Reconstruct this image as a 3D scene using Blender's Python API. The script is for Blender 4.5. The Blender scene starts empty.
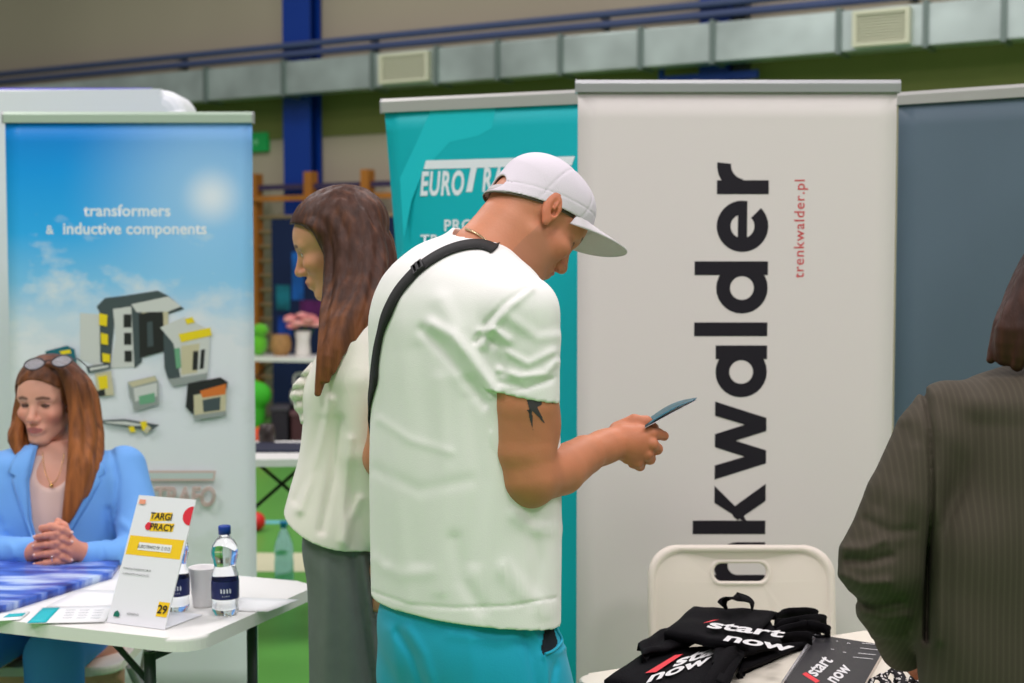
import bpy, bmesh, math, random
import numpy as np
from mathutils import Vector, Matrix
from mathutils.bvhtree import BVHTree

# ------------------------------------------------------------------ camera, world, lights, exposure
SC = bpy.context.scene
COL = SC.collection
CAM_H, PITCH, FPX = 1.55, math.radians(3.28), 50.0 / 36.0 * 1024
cam_d = bpy.data.cameras.new('camera')
cam_d.lens = 50.0
cam_d.sensor_width = 36.0
cam_d.clip_end = 200
cam_d.dof.use_dof = True
cam_d.dof.focus_distance = 2.62
cam_d.dof.aperture_fstop = 4.2
cam = bpy.data.objects.new('camera', cam_d)
cam.location = (0, 0, CAM_H)
cam.rotation_euler = (math.pi / 2 - PITCH, 0, 0)
COL.objects.link(cam)
SC.camera = cam

world = bpy.data.worlds.new('hall_air')
SC.world = world
world.use_nodes = True
_bg = world.node_tree.nodes['Background']
_bg.inputs[0].default_value = (1.0, 0.96, 0.97, 1)
_bg.inputs[1].default_value = 0.27


def lamp(name, loc, size, power, color=(1, 0.93, 0.95), rot=(0, 0, 0), size_y=None):
    d = bpy.data.lights.new(name, 'AREA')
    d.shape = 'RECTANGLE'
    d.size = size
    d.size_y = size_y or size
    d.energy = power
    d.color = color
    o = bpy.data.objects.new(name, d)
    o.location = loc
    o.rotation_euler = rot
    COL.objects.link(o)
    return o


for _x, _y, _e in ((-4.5, 2.2, 180), (0.6, 0.6, 128), (4.5, 2.0, 150), (-3.5, 6.5, 120), (1.5, 6.0, 130), (-3.0, 10.0, 85), (3.0, 9.0, 60), (-1.5, -3.0, 170), (3.5, -3.0, 170)):
    lamp('ceiling_lamp', (_x, _y, 6.2), 1.6, _e)

SC.view_settings.view_transform = 'Standard'
SC.view_settings.look = 'None'
SC.view_settings.gamma = 1.0
SC.view_settings.use_curve_mapping = False
SC.view_settings.exposure = 0.0

# ------------------------------------------------------------------ geometry helpers
CT, ST = math.cos(PITCH), math.sin(PITCH)


def ray(px, py):
    a, b = px - 512.0, 341.5 - py
    return Vector((a, FPX * CT + b * ST, -FPX * ST + b * CT))


CO = Vector((0, 0, CAM_H))


def P(px, py, Y):
    r = ray(px, py)
    return CO + r * (Y / r.y)


def PZ(px, py, Z):
    r = ray(px, py)
    return CO + r * ((Z - CAM_H) / r.z)


def PP(px, py, o, n):
    r = ray(px, py)
    o = Vector(o)
    n = Vector(n)
    return CO + r * ((o - CO).dot(n) / r.dot(n))


def lin(c):
    out = []
    for v in c[:3]:
        v = v / 255.0
        out.append(v / 12.92 if v <= 0.04045 else ((v + 0.055) / 1.055) ** 2.4)
    return tuple(out) + (1.0,)


MATS = {}


def mat(name, rgb, rough=0.6, metal=0.0, spec=0.4, bump=0.0, bscale=60.0, stretch=None, var=0.0, vcol=False, sheen=0.0,
        trans=0.0, ior=1.45, emit=None, sss=0.0, vscale=None):
    if name in MATS:
        return MATS[name]
    m = bpy.data.materials.new(name)
    MATS[name] = m
    m.use_nodes = True
    nt = m.node_tree
    b = nt.nodes['Principled BSDF']
    c = lin(rgb)
    b.inputs['Base Color'].default_value = c
    b.inputs['Roughness'].default_value = rough
    b.inputs['Metallic'].default_value = metal
    b.inputs['Specular IOR Level'].default_value = spec
    b.inputs['Transmission Weight'].default_value = trans
    b.inputs['IOR'].default_value = ior
    if sheen:
        b.inputs['Sheen Weight'].default_value = sheen
    if sss:
        b.inputs['Subsurface Weight'].default_value = sss
        b.inputs['Subsurface Radius'].default_value = (0.012, 0.005, 0.003)
        b.inputs['Subsurface Scale'].default_value = 1.0
    if emit:
        b.inputs['Emission Color'].default_value = lin(emit[0])
        b.inputs['Emission Strength'].default_value = emit[1]
    src = None
    if vcol:
        a = nt.nodes.new('ShaderNodeAttribute')
        a.attribute_name = 'Col'
        src = a.outputs['Color']
    if bump or var:
        tc = nt.nodes.new('ShaderNodeTexCoord')
        mp = nt.nodes.new('ShaderNodeMapping')
        nt.links.new(tc.outputs['Object'], mp.inputs[0])
        if stretch:
            mp.inputs['Scale'].default_value = stretch
        nz = nt.nodes.new('ShaderNodeTexNoise')
        nz.inputs['Scale'].default_value = bscale
        nz.inputs['Detail'].default_value = 4
        nt.links.new(mp.outputs[0], nz.inputs['Vector'])
        if bump:
            bp = nt.nodes.new('ShaderNodeBump')
            bp.inputs['Strength'].default_value = bump
            bp.inputs['Distance'].default_value = 0.01
            nt.links.new(nz.outputs['Fac'], bp.inputs['Height'])
            nt.links.new(bp.outputs[0], b.inputs['Normal'])
        if var:
            nz2 = nz
            if vscale:
                nz2 = nt.nodes.new('ShaderNodeTexNoise')
                nz2.inputs['Scale'].default_value = vscale
                nt.links.new(mp.outputs[0], nz2.inputs['Vector'])
            mr = nt.nodes.new('ShaderNodeMapRange')
            mr.inputs[1].default_value = 0.3
            mr.inputs[2].default_value = 0.7
            mr.inputs[3].default_value = 1 - var
            mr.inputs[4].default_value = 1 + var
            nt.links.new(nz2.outputs['Fac'], mr.inputs[0])
            mx = nt.nodes.new('ShaderNodeVectorMath')
            mx.operation = 'SCALE'
            if src:
                nt.links.new(src, mx.inputs[0])
            else:
                mx.inputs[0].default_value = c[:3]
            nt.links.new(mr.outputs[0], mx.inputs['Scale'])
            src = mx.outputs[0]
    if src:
        nt.links.new(src, b.inputs['Base Color'])
    return m


def prop(o, label=None, cat=None, group=None, kind=None):
    for k, v in (('label', label), ('category', cat), ('group', group), ('kind', kind)):
        if v:
            o[k] = v
    return o


def empty(name, loc=(0, 0, 0), rz=0.0, label=None, cat=None, group=None):
    o = bpy.data.objects.new(name, None)
    o.location = loc
    o.rotation_euler = (0, 0, rz)
    o.empty_display_size = 0.1
    COL.objects.link(o)
    return prop(o, label, cat, group)


def link(name, me, material=None, parent=None, smooth=False, world_space=False):
    o = bpy.data.objects.new(name, me)
    COL.objects.link(o)
    if material is not None:
        for m in (material if isinstance(material, (list, tuple)) else [material]):
            me.materials.append(m)
    if smooth:
        me.shade_smooth()
    if parent is not None:
        o.parent = parent
        if world_space:
            o.matrix_parent_inverse = Matrix.LocRotScale(parent.location, parent.rotation_euler, None).inverted()
    return o


class MB:
    """collects shapes into one bmesh, then links them as ONE mesh object"""

    def __init__(self):
        self.bm = bmesh.new()
        self.mi = 0

    def _faces(self, vs, fs, smooth=False):
        bv = [self.bm.verts.new(v) for v in vs]
        for f in fs:
            try:
                fc = self.bm.faces.new([bv[i] for i in f])
                fc.material_index = self.mi
                fc.smooth = smooth
            except ValueError:
                pass
        return bv

    def box(self, lo, hi, M=None, bevel=0.0):
        x0, y0, z0 = lo
        x1, y1, z1 = hi
        vs = [Vector(v) for v in ((x0, y0, z0), (x1, y0, z0), (x1, y1, z0), (x0, y1, z0), (x0, y0, z1), (x1, y0, z1), (x1, y1, z1), (x0, y1, z1))]
        if M is not None:
            vs = [M @ v for v in vs]
        fs = ((0, 3, 2, 1), (4, 5, 6, 7), (0, 1, 5, 4), (1, 2, 6, 5), (2, 3, 7, 6), (3, 0, 4, 7))
        n0 = len(self.bm.edges)
        bv = self._faces(vs, fs)
        if bevel:
            es = {e for v in bv for e in v.link_edges}
            bmesh.ops.bevel(self.bm, geom=list(es), offset=bevel, segments=2, profile=0.7, affect='EDGES')
        return self

    def prism(self, pts, a, b, axis='z', smooth=False):
        """2-D outline extruded from a to b along axis"""
        n = len(pts)

        def put(p, t):
            if axis == 'z':
                return Vector((p[0], p[1], t))
            if axis == 'y':
                return Vector((p[0], t, p[1]))
            return Vector((t, p[0], p[1]))
        vs = [put(p, a) for p in pts] + [put(p, b) for p in pts]
        fs = [tuple(range(n))[::-1], tuple(range(n, 2 * n))] + [(i, (i + 1) % n, n + (i + 1) % n, n + i) for i in range(n)]
        self._faces(vs, fs, smooth)
        return self

    def tube(self, pts, r, seg=10, caps=True, closed=False):
        pts = [Vector(p) for p in pts]
        rs = r if isinstance(r, (list, tuple)) else [r] * len(pts)
        n = len(pts)
        rings = []
        up = None
        for i, p in enumerate(pts):
            if closed:
                t = pts[(i + 1) % n] - pts[i - 1]
            else:
                t = pts[min(i + 1, n - 1)] - pts[max(i - 1, 0)]
            t.normalize()
            if up is None:
                up = Vector((0, 0, 1)) if abs(t.z) < 0.9 else Vector((1, 0, 0))
            a = t.cross(up)
            a.normalize()
            bb = a.cross(t)
            up = bb
            rings.append([self.bm.verts.new(p + (a * math.cos(2 * math.pi * k / seg) + bb * math.sin(2 * math.pi * k / seg)) * rs[i]) for k in range(seg)])
        m = n if closed else n - 1
        for i in range(m):
            A, B = rings[i], rings[(i + 1) % n]
            for k in range(seg):
                f = self.bm.faces.new((A[k], A[(k + 1) % seg], B[(k + 1) % seg], B[k]))
                f.smooth = True
                f.material_index = self.mi
        if caps and not closed:
            for R in (rings[0], rings[-1]):
                f = self.bm.faces.new(R)
                f.material_index = self.mi
        return self

    def lathe(self, prof, seg=24, c=(0, 0, 0), smooth=True):
        rings = []
        for r, z in prof:
            if r < 1e-6:
                rings.append([self.bm.verts.new((c[0], c[1], c[2] + z))])
            else:
                rings.append([self.bm.verts.new((c[0] + r * math.cos(2 * math.pi * k / seg), c[1] + r * math.sin(2 * math.pi * k / seg), c[2] + z)) for k in range(seg)])
        for A, B in zip(rings, rings[1:]):
            for k in range(seg):
                k2 = (k + 1) % seg
                q = [A[k % len(A)], A[k2 % len(A)], B[k2 % len(B)], B[k % len(B)]]
                u = []
                for v in q:
                    if v not in u:
                        u.append(v)
                if len(u) > 2:
                    f = self.bm.faces.new(u)
                    f.smooth = smooth
                    f.material_index = self.mi
        return self

    def sheet(self, grid, th=0.0, smooth=True):
        """grid: rows of points; th: thickness along the vertex normals (downwards/backwards)"""
        nr, nc = len(grid), len(grid[0])
        G = [[Vector(p) for p in row] for row in grid]
        nor = [[None] * nc for _ in range(nr)]
        for i in range(nr):
            for j in range(nc):
                a = G[min(i + 1, nr - 1)][j] - G[max(i - 1, 0)][j]
                b = G[i][min(j + 1, nc - 1)] - G[i][max(j - 1, 0)]
                nn = a.cross(b)
                if nn.length < 1e-12:
                    nn = Vector((0, 0, 1))
                nor[i][j] = nn.normalized()
        T = [[self.bm.verts.new(G[i][j]) for j in range(nc)] for i in range(nr)]
        fs = []
        for i in range(nr - 1):
            for j in range(nc - 1):
                fs.append(self.bm.faces.new((T[i][j], T[i + 1][j], T[i + 1][j + 1], T[i][j + 1])))
        if th:
            U = [[self.bm.verts.new(G[i][j] - nor[i][j] * th) for j in range(nc)] for i in range(nr)]
            for i in range(nr - 1):
                for j in range(nc - 1):
                    fs.append(self.bm.faces.new((U[i][j], U[i][j + 1], U[i + 1][j + 1], U[i + 1][j])))
            for i in range(nr - 1):
                fs.append(self.bm.faces.new((T[i][0], U[i][0], U[i + 1][0], T[i + 1][0])))
                fs.append(self.bm.faces.new((T[i][-1], T[i + 1][-1], U[i + 1][-1], U[i][-1])))
            for j in range(nc - 1):
                fs.append(self.bm.faces.new((T[0][j], T[0][j + 1], U[0][j + 1], U[0][j])))
                fs.append(self.bm.faces.new((T[-1][j], U[-1][j], U[-1][j + 1], T[-1][j + 1])))
        for f in fs:
            f.smooth = smooth
            f.material_index = self.mi
        return self

    def ball(self, c, r, seg=16, rings=10, M=None):
        rr = r if isinstance(r, (tuple, list)) else (r, r, r)
        vs, fs = [], []
        for i in range(rings + 1):
            th = math.pi * i / rings
            for k in range(seg):
                ph = 2 * math.pi * k / seg
                v = Vector((rr[0] * math.sin(th) * math.cos(ph), rr[1] * math.sin(th) * math.sin(ph), rr[2] * math.cos(th)))
                if M is not None:
                    v = M @ v
                vs.append(v + Vector(c))
        for i in range(rings):
            for k in range(seg):
                fs.append((i * seg + k, (i + 1) * seg + k, (i + 1) * seg + (k + 1) % seg, i * seg + (k + 1) % seg))
        bv = self._faces(vs, fs, True)
        bmesh.ops.remove_doubles(self.bm, verts=bv, dist=1e-6)
        return self

    def build(self, name, material, parent=None, ws=False, fix=True):
        if fix:
            bmesh.ops.recalc_face_normals(self.bm, faces=self.bm.faces)
        me = bpy.data.meshes.new(name)
        self.bm.to_mesh(me)
        self.bm.free()
        return link(name, me, material, parent, world_space=ws)


def round_rect(w, h, r, n=6, cx=0.0, cy=0.0):
    out = []
    for sx, sy, a0 in ((1, 1, 0), (-1, 1, 90), (-1, -1, 180), (1, -1, 270)):
        for k in range(n + 1):
            a = math.radians(a0 + 90 * k / n)
            out.append((cx + sx * (w / 2 - r) + r * math.cos(a), cy + sy * (h / 2 - r) + r * math.sin(a)))
    return out


def text(name, body, size, material, M, parent=None, shear=0.0, bold=0.0, align='LEFT', outline=0.0, space=1.0, sx=1.0, ws=True):
    cu = bpy.data.curves.new(name, 'FONT')
    cu.body = body
    cu.size = size
    cu.shear = shear
    cu.offset = bold
    cu.align_x = align
    cu.space_character = space
    cu.resolution_u = 4
    if outline:
        cu.fill_mode = 'NONE'
        cu.bevel_depth = outline
        cu.bevel_resolution = 0
    t = bpy.data.objects.new(name, cu)
    COL.objects.link(t)
    dg = bpy.context.evaluated_depsgraph_get()
    me = bpy.data.meshes.new_from_object(t.evaluated_get(dg))
    bpy.data.objects.remove(t)
    bpy.data.curves.remove(cu)
    me.transform(M @ Matrix.Diagonal((sx, 1, 1, 1)))
    me.materials.clear()
    return link(name, me, material, parent, world_space=ws)


def frame_M(o, x, y):
    """matrix with origin o, x axis x, y axis y (orthonormalised), z = x cross y"""
    x = Vector(x).normalized()
    z = x.cross(Vector(y)).normalized()
    y = z.cross(x)
    M = Matrix((x, y, z)).transposed().to_4x4()
    M.translation = Vector(o)
    return M


def children(o):
    return list(o.children)


def copy_tree(o, parent=None):
    c = o.copy()
    COL.objects.link(c)
    if parent is not None:
        c.parent = parent
        c.matrix_parent_inverse = o.matrix_parent_inverse.copy()
    for ch in children(o):
        copy_tree(ch, c)
    return c


# ------------------------------------------------------------------ signed-distance sculpting (used for bodies, clothes, hair)
def V3(p):
    return np.array((p[0], p[1], p[2]), dtype=np.float32)


class Sculpt:
    def __init__(self, lo, hi, h):
        self.lo, self.h = np.array(lo, np.float32), np.float32(h)
        n = np.ceil((np.array(hi) - np.array(lo)) / h).astype(int) + 1
        self.n = n
        self.x = (self.lo[0] + h * np.arange(n[0])).astype(np.float32)
        self.y = (self.lo[1] + h * np.arange(n[1])).astype(np.float32)
        self.z = (self.lo[2] + h * np.arange(n[2])).astype(np.float32)
        self.d = np.full(tuple(n), 1.0, np.float32)

    def _box(self, lo, hi, pad):
        s = []
        for a, arr in zip(range(3), (self.x, self.y, self.z)):
            i0 = int(max(0, math.floor((lo[a] - pad - self.lo[a]) / self.h)))
            i1 = int(min(len(arr), math.ceil((hi[a] + pad - self.lo[a]) / self.h) + 1))
            if i1 <= i0:
                return None
            s.append(slice(i0, i1))
        return tuple(s)

    def _pts(self, s):
        return self.x[s[0]][:, None, None], self.y[s[1]][None, :, None], self.z[s[2]][None, None, :]

    def _apply(self, s, e, k, op):
        d = self.d[s]
        if op == 'add':
            if k > 0:
                hh = np.clip(0.5 + 0.5 * (d - e) / k, 0, 1)
                d[...] = d + (e - d) * hh - k * hh * (1 - hh)
            else:
                np.minimum(d, e, out=d)
        else:
            e = -e
            if k > 0:
                hh = np.clip(0.5 - 0.5 * (d - e) / k, 0, 1)
                d[...] = d + (e - d) * hh + k * hh * (1 - hh)
            else:
                np.maximum(d, e, out=d)

    def cone(self, a, b, r1, r2=None, k=0.01, op='add'):
        r2 = r1 if r2 is None else r2
        a, b = V3(a), V3(b)
        R = max(r1, r2)
        s = self._box(np.minimum(a, b) - R, np.maximum(a, b) + R, k + 3 * self.h)
        if s is None:
            return self
        X, Y, Z = self._pts(s)
        ab = b - a
        L = float(ab @ ab) + 1e-12
        px, py, pz = X - a[0], Y - a[1], Z - a[2]
        t = np.clip((px * ab[0] + py * ab[1] + pz * ab[2]) / L, 0, 1)
        e = np.sqrt((px - t * ab[0]) ** 2 + (py - t * ab[1]) ** 2 + (pz - t * ab[2]) ** 2) - (r1 + (r2 - r1) * t)
        self._apply(s, e, k, op)
        return self

    def chain(self, pts, rs, k=0.01, op='add', kin=None):
        """tapered tube through pts, joined inside first and then blended once"""
        rs = rs if isinstance(rs, (list, tuple)) else [rs] * len(pts)
        kin = (0.0 if len(pts) > 8 else 0.005) if kin is None else kin
        P_ = np.array([V3(p) for p in pts])
        R = max(rs)
        s = self._box(P_.min(0) - R, P_.max(0) + R, k + 3 * self.h)
        if s is None:
            return self
        tmp = np.full(self.d[s].shape, 1.0, np.float32)
        sub = Sculpt.__new__(Sculpt)
        sub.h = self.h
        sub.x, sub.y, sub.z = self.x[s[0]], self.y[s[1]], self.z[s[2]]
        sub.lo = np.array((sub.x[0], sub.y[0], sub.z[0]), np.float32)
        sub.d = tmp
        for i in range(len(pts) - 1):
            a, b = P_[i], P_[i + 1]
            rr = max(rs[i], rs[i + 1])
            q = sub._box(np.minimum(a, b) - rr, np.maximum(a, b) + rr, max(k, 0.004) + 3 * self.h)
            if q is None:
                continue
            X, Y, Z = sub._pts(q)
            ab = b - a
            L = float(ab @ ab) + 1e-12
            px, py, pz = X - a[0], Y - a[1], Z - a[2]
            t = np.clip((px * ab[0] + py * ab[1] + pz * ab[2]) / L, 0, 1)
            e = np.sqrt((px - t * ab[0]) ** 2 + (py - t * ab[1]) ** 2 + (pz - t * ab[2]) ** 2) - (rs[i] + (rs[i + 1] - rs[i]) * t)
            sub._apply(q, e, kin, 'add')
        self._apply(s, tmp, k, op)
        return self

    def ell(self, c, r, A=None, k=0.01, op='add'):
        """ellipsoid: centre c, radii r along the rows of A"""
        c = V3(c)
        A = np.eye(3, dtype=np.float32) if A is None else np.array(A, np.float32)
        ext = np.sqrt(((A * np.array(r)[:, None]) ** 2).sum(0))
        s = self._box(c - ext, c + ext, k + 3 * self.h)
        if s is None:
            return self
        X, Y, Z = self._pts(s)
        px, py, pz = X - c[0], Y - c[1], Z - c[2]
        k0 = k1 = 0
        for i in range(3):
            q = px * A[i, 0] + py * A[i, 1] + pz * A[i, 2]
            k0 = k0 + (q / r[i]) ** 2
            k1 = k1 + (q / r[i] ** 2) ** 2
        k0 = np.sqrt(k0)
        k1 = np.sqrt(k1) + 1e-9
        e = k0 * (k0 - 1) / k1
        self._apply(s, e, k, op)
        return self

    def loft(self, keys, phi=0.0, k=0.01, op='add', pw=2.2):
        """keys: (z, cx, cy, ra, rb) from low to high; ra along phi, rb across; smooth between keys"""
        K = np.array(keys, np.float32)
        K = K[np.argsort(K[:, 0])]
        lo = (K[:, 1:3] - K[:, 3:5].max(1)[:, None]).min(0)
        hi = (K[:, 1:3] + K[:, 3:5].max(1)[:, None]).max(0)
        s = self._box((lo[0], lo[1], K[0, 0]), (hi[0], hi[1], K[-1, 0]), k + 3 * self.h)
        if s is None:
            return self
        X, Y, Z = self._pts(s)
        z = Z[0, 0]

        def ip(j):
            # monotone-ish cubic through the keys
            zz, v = K[:, 0], K[:, j]
            m = np.gradient(v, zz)
            i = np.clip(np.searchsorted(zz, z) - 1, 0, len(zz) - 2)
            hseg = zz[i + 1] - zz[i]
            t = np.clip((z - zz[i]) / hseg, 0, 1)
            t2, t3 = t * t, t * t * t
            return ((2 * t3 - 3 * t2 + 1) * v[i] + (t3 - 2 * t2 + t) * hseg * m[i] + (-2 * t3 + 3 * t2) * v[i + 1] + (t3 - t2) * hseg * m[i + 1]).astype(np.float32)[None, None, :]
        cx, cy, ra, rb = ip(1), ip(2), np.maximum(ip(3), 0.002), np.maximum(ip(4), 0.002)
        c, sn = math.cos(phi), math.sin(phi)
        qa = ((X - cx) * c + (Y - cy) * sn) / ra
        qb = (-(X - cx) * sn + (Y - cy) * c) / rb
        m = (np.abs(qa) ** pw + np.abs(qb) ** pw) ** (1.0 / pw)
        e = (m - 1) * np.minimum(ra, rb)
        e = np.maximum(e, np.maximum(K[0, 0] - Z, Z - K[-1, 0]))
        self._apply(s, e, k, op)
        return self

    def near(self, band=0.03):
        idx = np.nonzero(np.abs(self.d) < band)
        return idx, np.stack((self.x[idx[0]], self.y[idx[1]], self.z[idx[2]]), 1)

    def warp(self, fn, band=0.03):
        """d -= fn(points): positive bulges out"""
        idx, p = self.near(band)
        self.d[idx] -= fn(p).astype(np.float32)
        return self

    def cut(self, fn):
        """keep where fn(X, Y, Z) < 0"""
        X, Y, Z = self._pts((slice(None),) * 3)
        self.d = np.maximum(self.d, fn(X, Y, Z)).astype(np.float32)
        return self

    def mesh(self, color=None):
        d = self.d
        d[0], d[-1], d[:, 0], d[:, -1], d[:, :, 0], d[:, :, -1] = 1, 1, 1, 1, 1, 1
        nx, ny, nz = d.shape
        s = d < 0
        cs = [(i, j, k) for i in (0, 1) for j in (0, 1) for k in (0, 1)]
        cnt = np.zeros((nx - 1, ny - 1, nz - 1), np.int8)
        for i, j, k in cs:
            cnt += s[i:nx - 1 + i, j:ny - 1 + j, k:nz - 1 + k]
        cell = np.nonzero((cnt > 0) & (cnt < 8))
        ncell = len(cell[0])
        idm = np.full((nx - 1, ny - 1, nz - 1), -1, np.int32)
        idm[cell] = np.arange(ncell)
        val = {c: d[cell[0] + c[0], cell[1] + c[1], cell[2] + c[2]] for c in cs}
        acc = np.zeros((ncell, 3), np.float32)
        num = np.zeros(ncell, np.float32)
        for a in cs:
            for ax in range(3):
                if a[ax] == 0:
                    b = list(a)
                    b[ax] = 1
                    b = tuple(b)
                    va, vb = val[a], val[b]
                    cr = (va < 0) != (vb < 0)
                    t = np.where(cr, va / np.where(cr, va - vb, 1), 0)
                    for q in range(3):
                        acc[:, q] += np.where(cr, (a[q] + t if q == ax else a[q]), 0)
                    num += cr
        v = acc / num[:, None]
        v = (np.stack(cell, 1) + v) * self.h + self.lo
        quads = []
        for ax in range(3):
            sl0 = [slice(1, -1)] * 3
            A = [slice(1, n - 1) for n in (nx, ny, nz)]
            B = list(A)
            A[ax] = slice(0, d.shape[ax] - 1)
            B[ax] = slice(1, d.shape[ax])
            sa, sb = s[tuple(A)], s[tuple(B)]
            e = np.nonzero(sa != sb)
            off = [0 if q == ax else 1 for q in range(3)]
            E = [e[q] + off[q] for q in range(3)]
            u, w = [(1, 2), (2, 0), (0, 1)][ax]

            def cid(du, dw):
                c = [E[0].copy(), E[1].copy(), E[2].copy()]
                c[u] -= du
                c[w] -= dw
                return idm[tuple(c)]
            q = np.stack((cid(1, 1), cid(0, 1), cid(0, 0), cid(1, 0)), 1)
            flip = ~sa[e]
            q[flip] = q[flip][:, ::-1]
            quads.append(q)
        q = np.concatenate(quads)
        q = q[(q >= 0).all(1)]
        c = color(v) if color is not None else None
        return v.astype(np.float32), q.astype(np.int32), c


def sdf_mesh(name, parts, origin=(0, 0, 0)):
    """one mesh from one or more sculpted pieces (vertices, quads, colours)"""
    vs, qs, cs, n = [], [], [], 0
    for v, q, c in parts:
        vs.append(v - np.array(origin, np.float32))
        qs.append(q + n)
        cs.append(c)
        n += len(v)
    v, q = np.concatenate(vs), np.concatenate(qs)
    me = bpy.data.meshes.new(name)
    me.vertices.add(len(v))
    me.vertices.foreach_set('co', v.ravel())
    me.loops.add(len(q) * 4)
    me.loops.foreach_set('vertex_index', q.ravel())
    me.polygons.add(len(q))
    me.polygons.foreach_set('loop_start', np.arange(0, len(q) * 4, 4, dtype=np.int32))
    me.polygons.foreach_set('loop_total', np.full(len(q), 4, np.int32))
    me.update(calc_edges=True)
    me.shade_smooth()
    if cs[0] is not None:
        a = me.color_attributes.new('Col', 'FLOAT_COLOR', 'POINT')
        c = np.ones((len(v), 4), np.float32)
        c[:, :3] = np.concatenate(cs)
        a.data.foreach_set('color', c.ravel())
    return me


def tree_of(parts):
    vs, qs, n = [], [], 0
    for v, q, c in parts:
        vs += v.tolist()
        qs += (q + n).tolist()
        n += len(v)
    return BVHTree.FromPolygons(vs, qs)


def proj(p):
    """world points (n,3) to photo pixels"""
    q = p - np.array((0, 0, CAM_H), np.float32)
    dep = q[:, 1] * CT - q[:, 2] * ST
    return 512 + FPX * q[:, 0] / dep, 341.5 - FPX * (q[:, 1] * ST + q[:, 2] * CT) / dep


def seg_dist2(u, v, poly):
    best = np.full(u.shape, 1e9, np.float32)
    for (x0, y0), (x1, y1) in zip(poly, poly[1:]):
        dx, dy = x1 - x0, y1 - y0
        t = np.clip(((u - x0) * dx + (v - y0) * dy) / (dx * dx + dy * dy + 1e-9), 0, 1)
        best = np.minimum(best, (u - x0 - t * dx) ** 2 + (v - y0 - t * dy) ** 2)
    return best


def folds(items, ycut):
    """cloth creases: (polyline, width, height) in the drawing of the garment seen from the front side, nearer than ycut(x, y)"""
    def fn(p):
        u, v = proj(p)
        out = np.zeros(len(p), np.float32)
        for poly, w, amp in items:
            out += amp * np.exp(-seg_dist2(u, v, poly) / (w * w))
        return np.where(ycut(p) < 0, out, 0)
    return fn


def noise3(p, scale, seed=0):
    """smooth pseudo noise in [-1, 1] from a few rotated sines"""
    r = np.random.RandomState(seed)
    out = 0
    for i in range(6):
        k = r.normal(size=3) * scale
        out = out + np.sin(p @ k.astype(np.float32) + r.uniform(0, 6.28))
    return out / 3.5


def hit(tree, px, py, Y0=0.5):
    r = ray(px, py).normalized()
    loc, nor, i, dist = tree.ray_cast(CO, r)
    return loc, nor


def decal(name, polys, tree, material, parent, step=1.0, off=0.0008):
    """thin print following a sculpted surface: polys drawn as outlines in photo coordinates"""
    m = MB()

    def inside(pl, x, y):
        c = False
        j = len(pl) - 1
        for i in range(len(pl)):
            (xi, yi), (xj, yj) = pl[i], pl[j]
            if (yi > y) != (yj > y) and x < (xj - xi) * (y - yi) / (yj - yi) + xi:
                c = not c
            j = i
        return c
    for pl in polys:
        xs, ys = [p[0] for p in pl], [p[1] for p in pl]
        pts = {}
        nx, ny = int((max(xs) - min(xs)) / step) + 2, int((max(ys) - min(ys)) / step) + 2
        for i in range(nx + 1):
            for j in range(ny + 1):
                x, y = min(xs) + i * step, min(ys) + j * step
                if any(inside(pl, x + dx, y + dy) for dx in (-step / 2, step / 2) for dy in (-step / 2, step / 2)):
                    loc, nor = hit(tree, x, y)
                    if loc is not None:
                        pts[i, j] = m.bm.verts.new(loc + nor * off)
        for (i, j) in list(pts):
            q = [(i, j), (i + 1, j), (i + 1, j + 1), (i, j + 1)]
            q = [pts[k] for k in q if k in pts]
            if len(q) >= 3:
                m.bm.faces.new(q).smooth = True
    return m.build(name, material, parent, ws=True)


def ribbon(m, pts, half, axis=None, th=0.0015, n=1):
    """strip along pts; half: half width; axis: vector or list of vectors across"""
    G = []
    for i, p in enumerate(pts):
        a = axis[i] if isinstance(axis, list) else axis
        a = Vector(a).normalized()
        G.append([Vector(p) + a * half * (2 * j / n - 1) for j in range(n + 1)])
    m.sheet(G, th)
    return m


def smooth_path(pts, n=8):
    """Catmull-Rom through the points"""
    pts = [Vector(p) for p in pts]
    out = []
    for i in range(len(pts) - 1):
        p0, p1, p2, p3 = pts[max(i - 1, 0)], pts[i], pts[i + 1], pts[min(i + 2, len(pts) - 1)]
        for k in range(n):
            t = k / n
            out.append(0.5 * ((2 * p1) + (p2 - p0) * t + (2 * p0 - 5 * p1 + 4 * p2 - p3) * t * t + (3 * p1 - p0 - 3 * p2 + p3) * t ** 3))
    out.append(pts[-1])
    return out

# ------------------------------------------------------------------ the hall
W0 = Vector((-2.28, 14.0, 0))
WD = Vector((0.858, -0.513, 0)).normalized()
WN = Vector((WD.y, -WD.x, 0))          # towards the camera
WM4 = Matrix((WD, -WN, Vector((0, 0, 1)))).transposed().to_4x4()
WM4.translation = W0


def wl(px, py, t=0.0):
    """photo pixel -> (s, z) on the plane t metres in front of the wall"""
    q = PP(px, py, W0 + WN * t, WN) - W0
    return q.dot(WD), q.z


def wbox(mb, s0, s1, t0, t1, z0, z1, bevel=0.0):
    return mb.box((s0, -t1, z0), (s1, -t0, z1), WM4, bevel)


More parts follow.
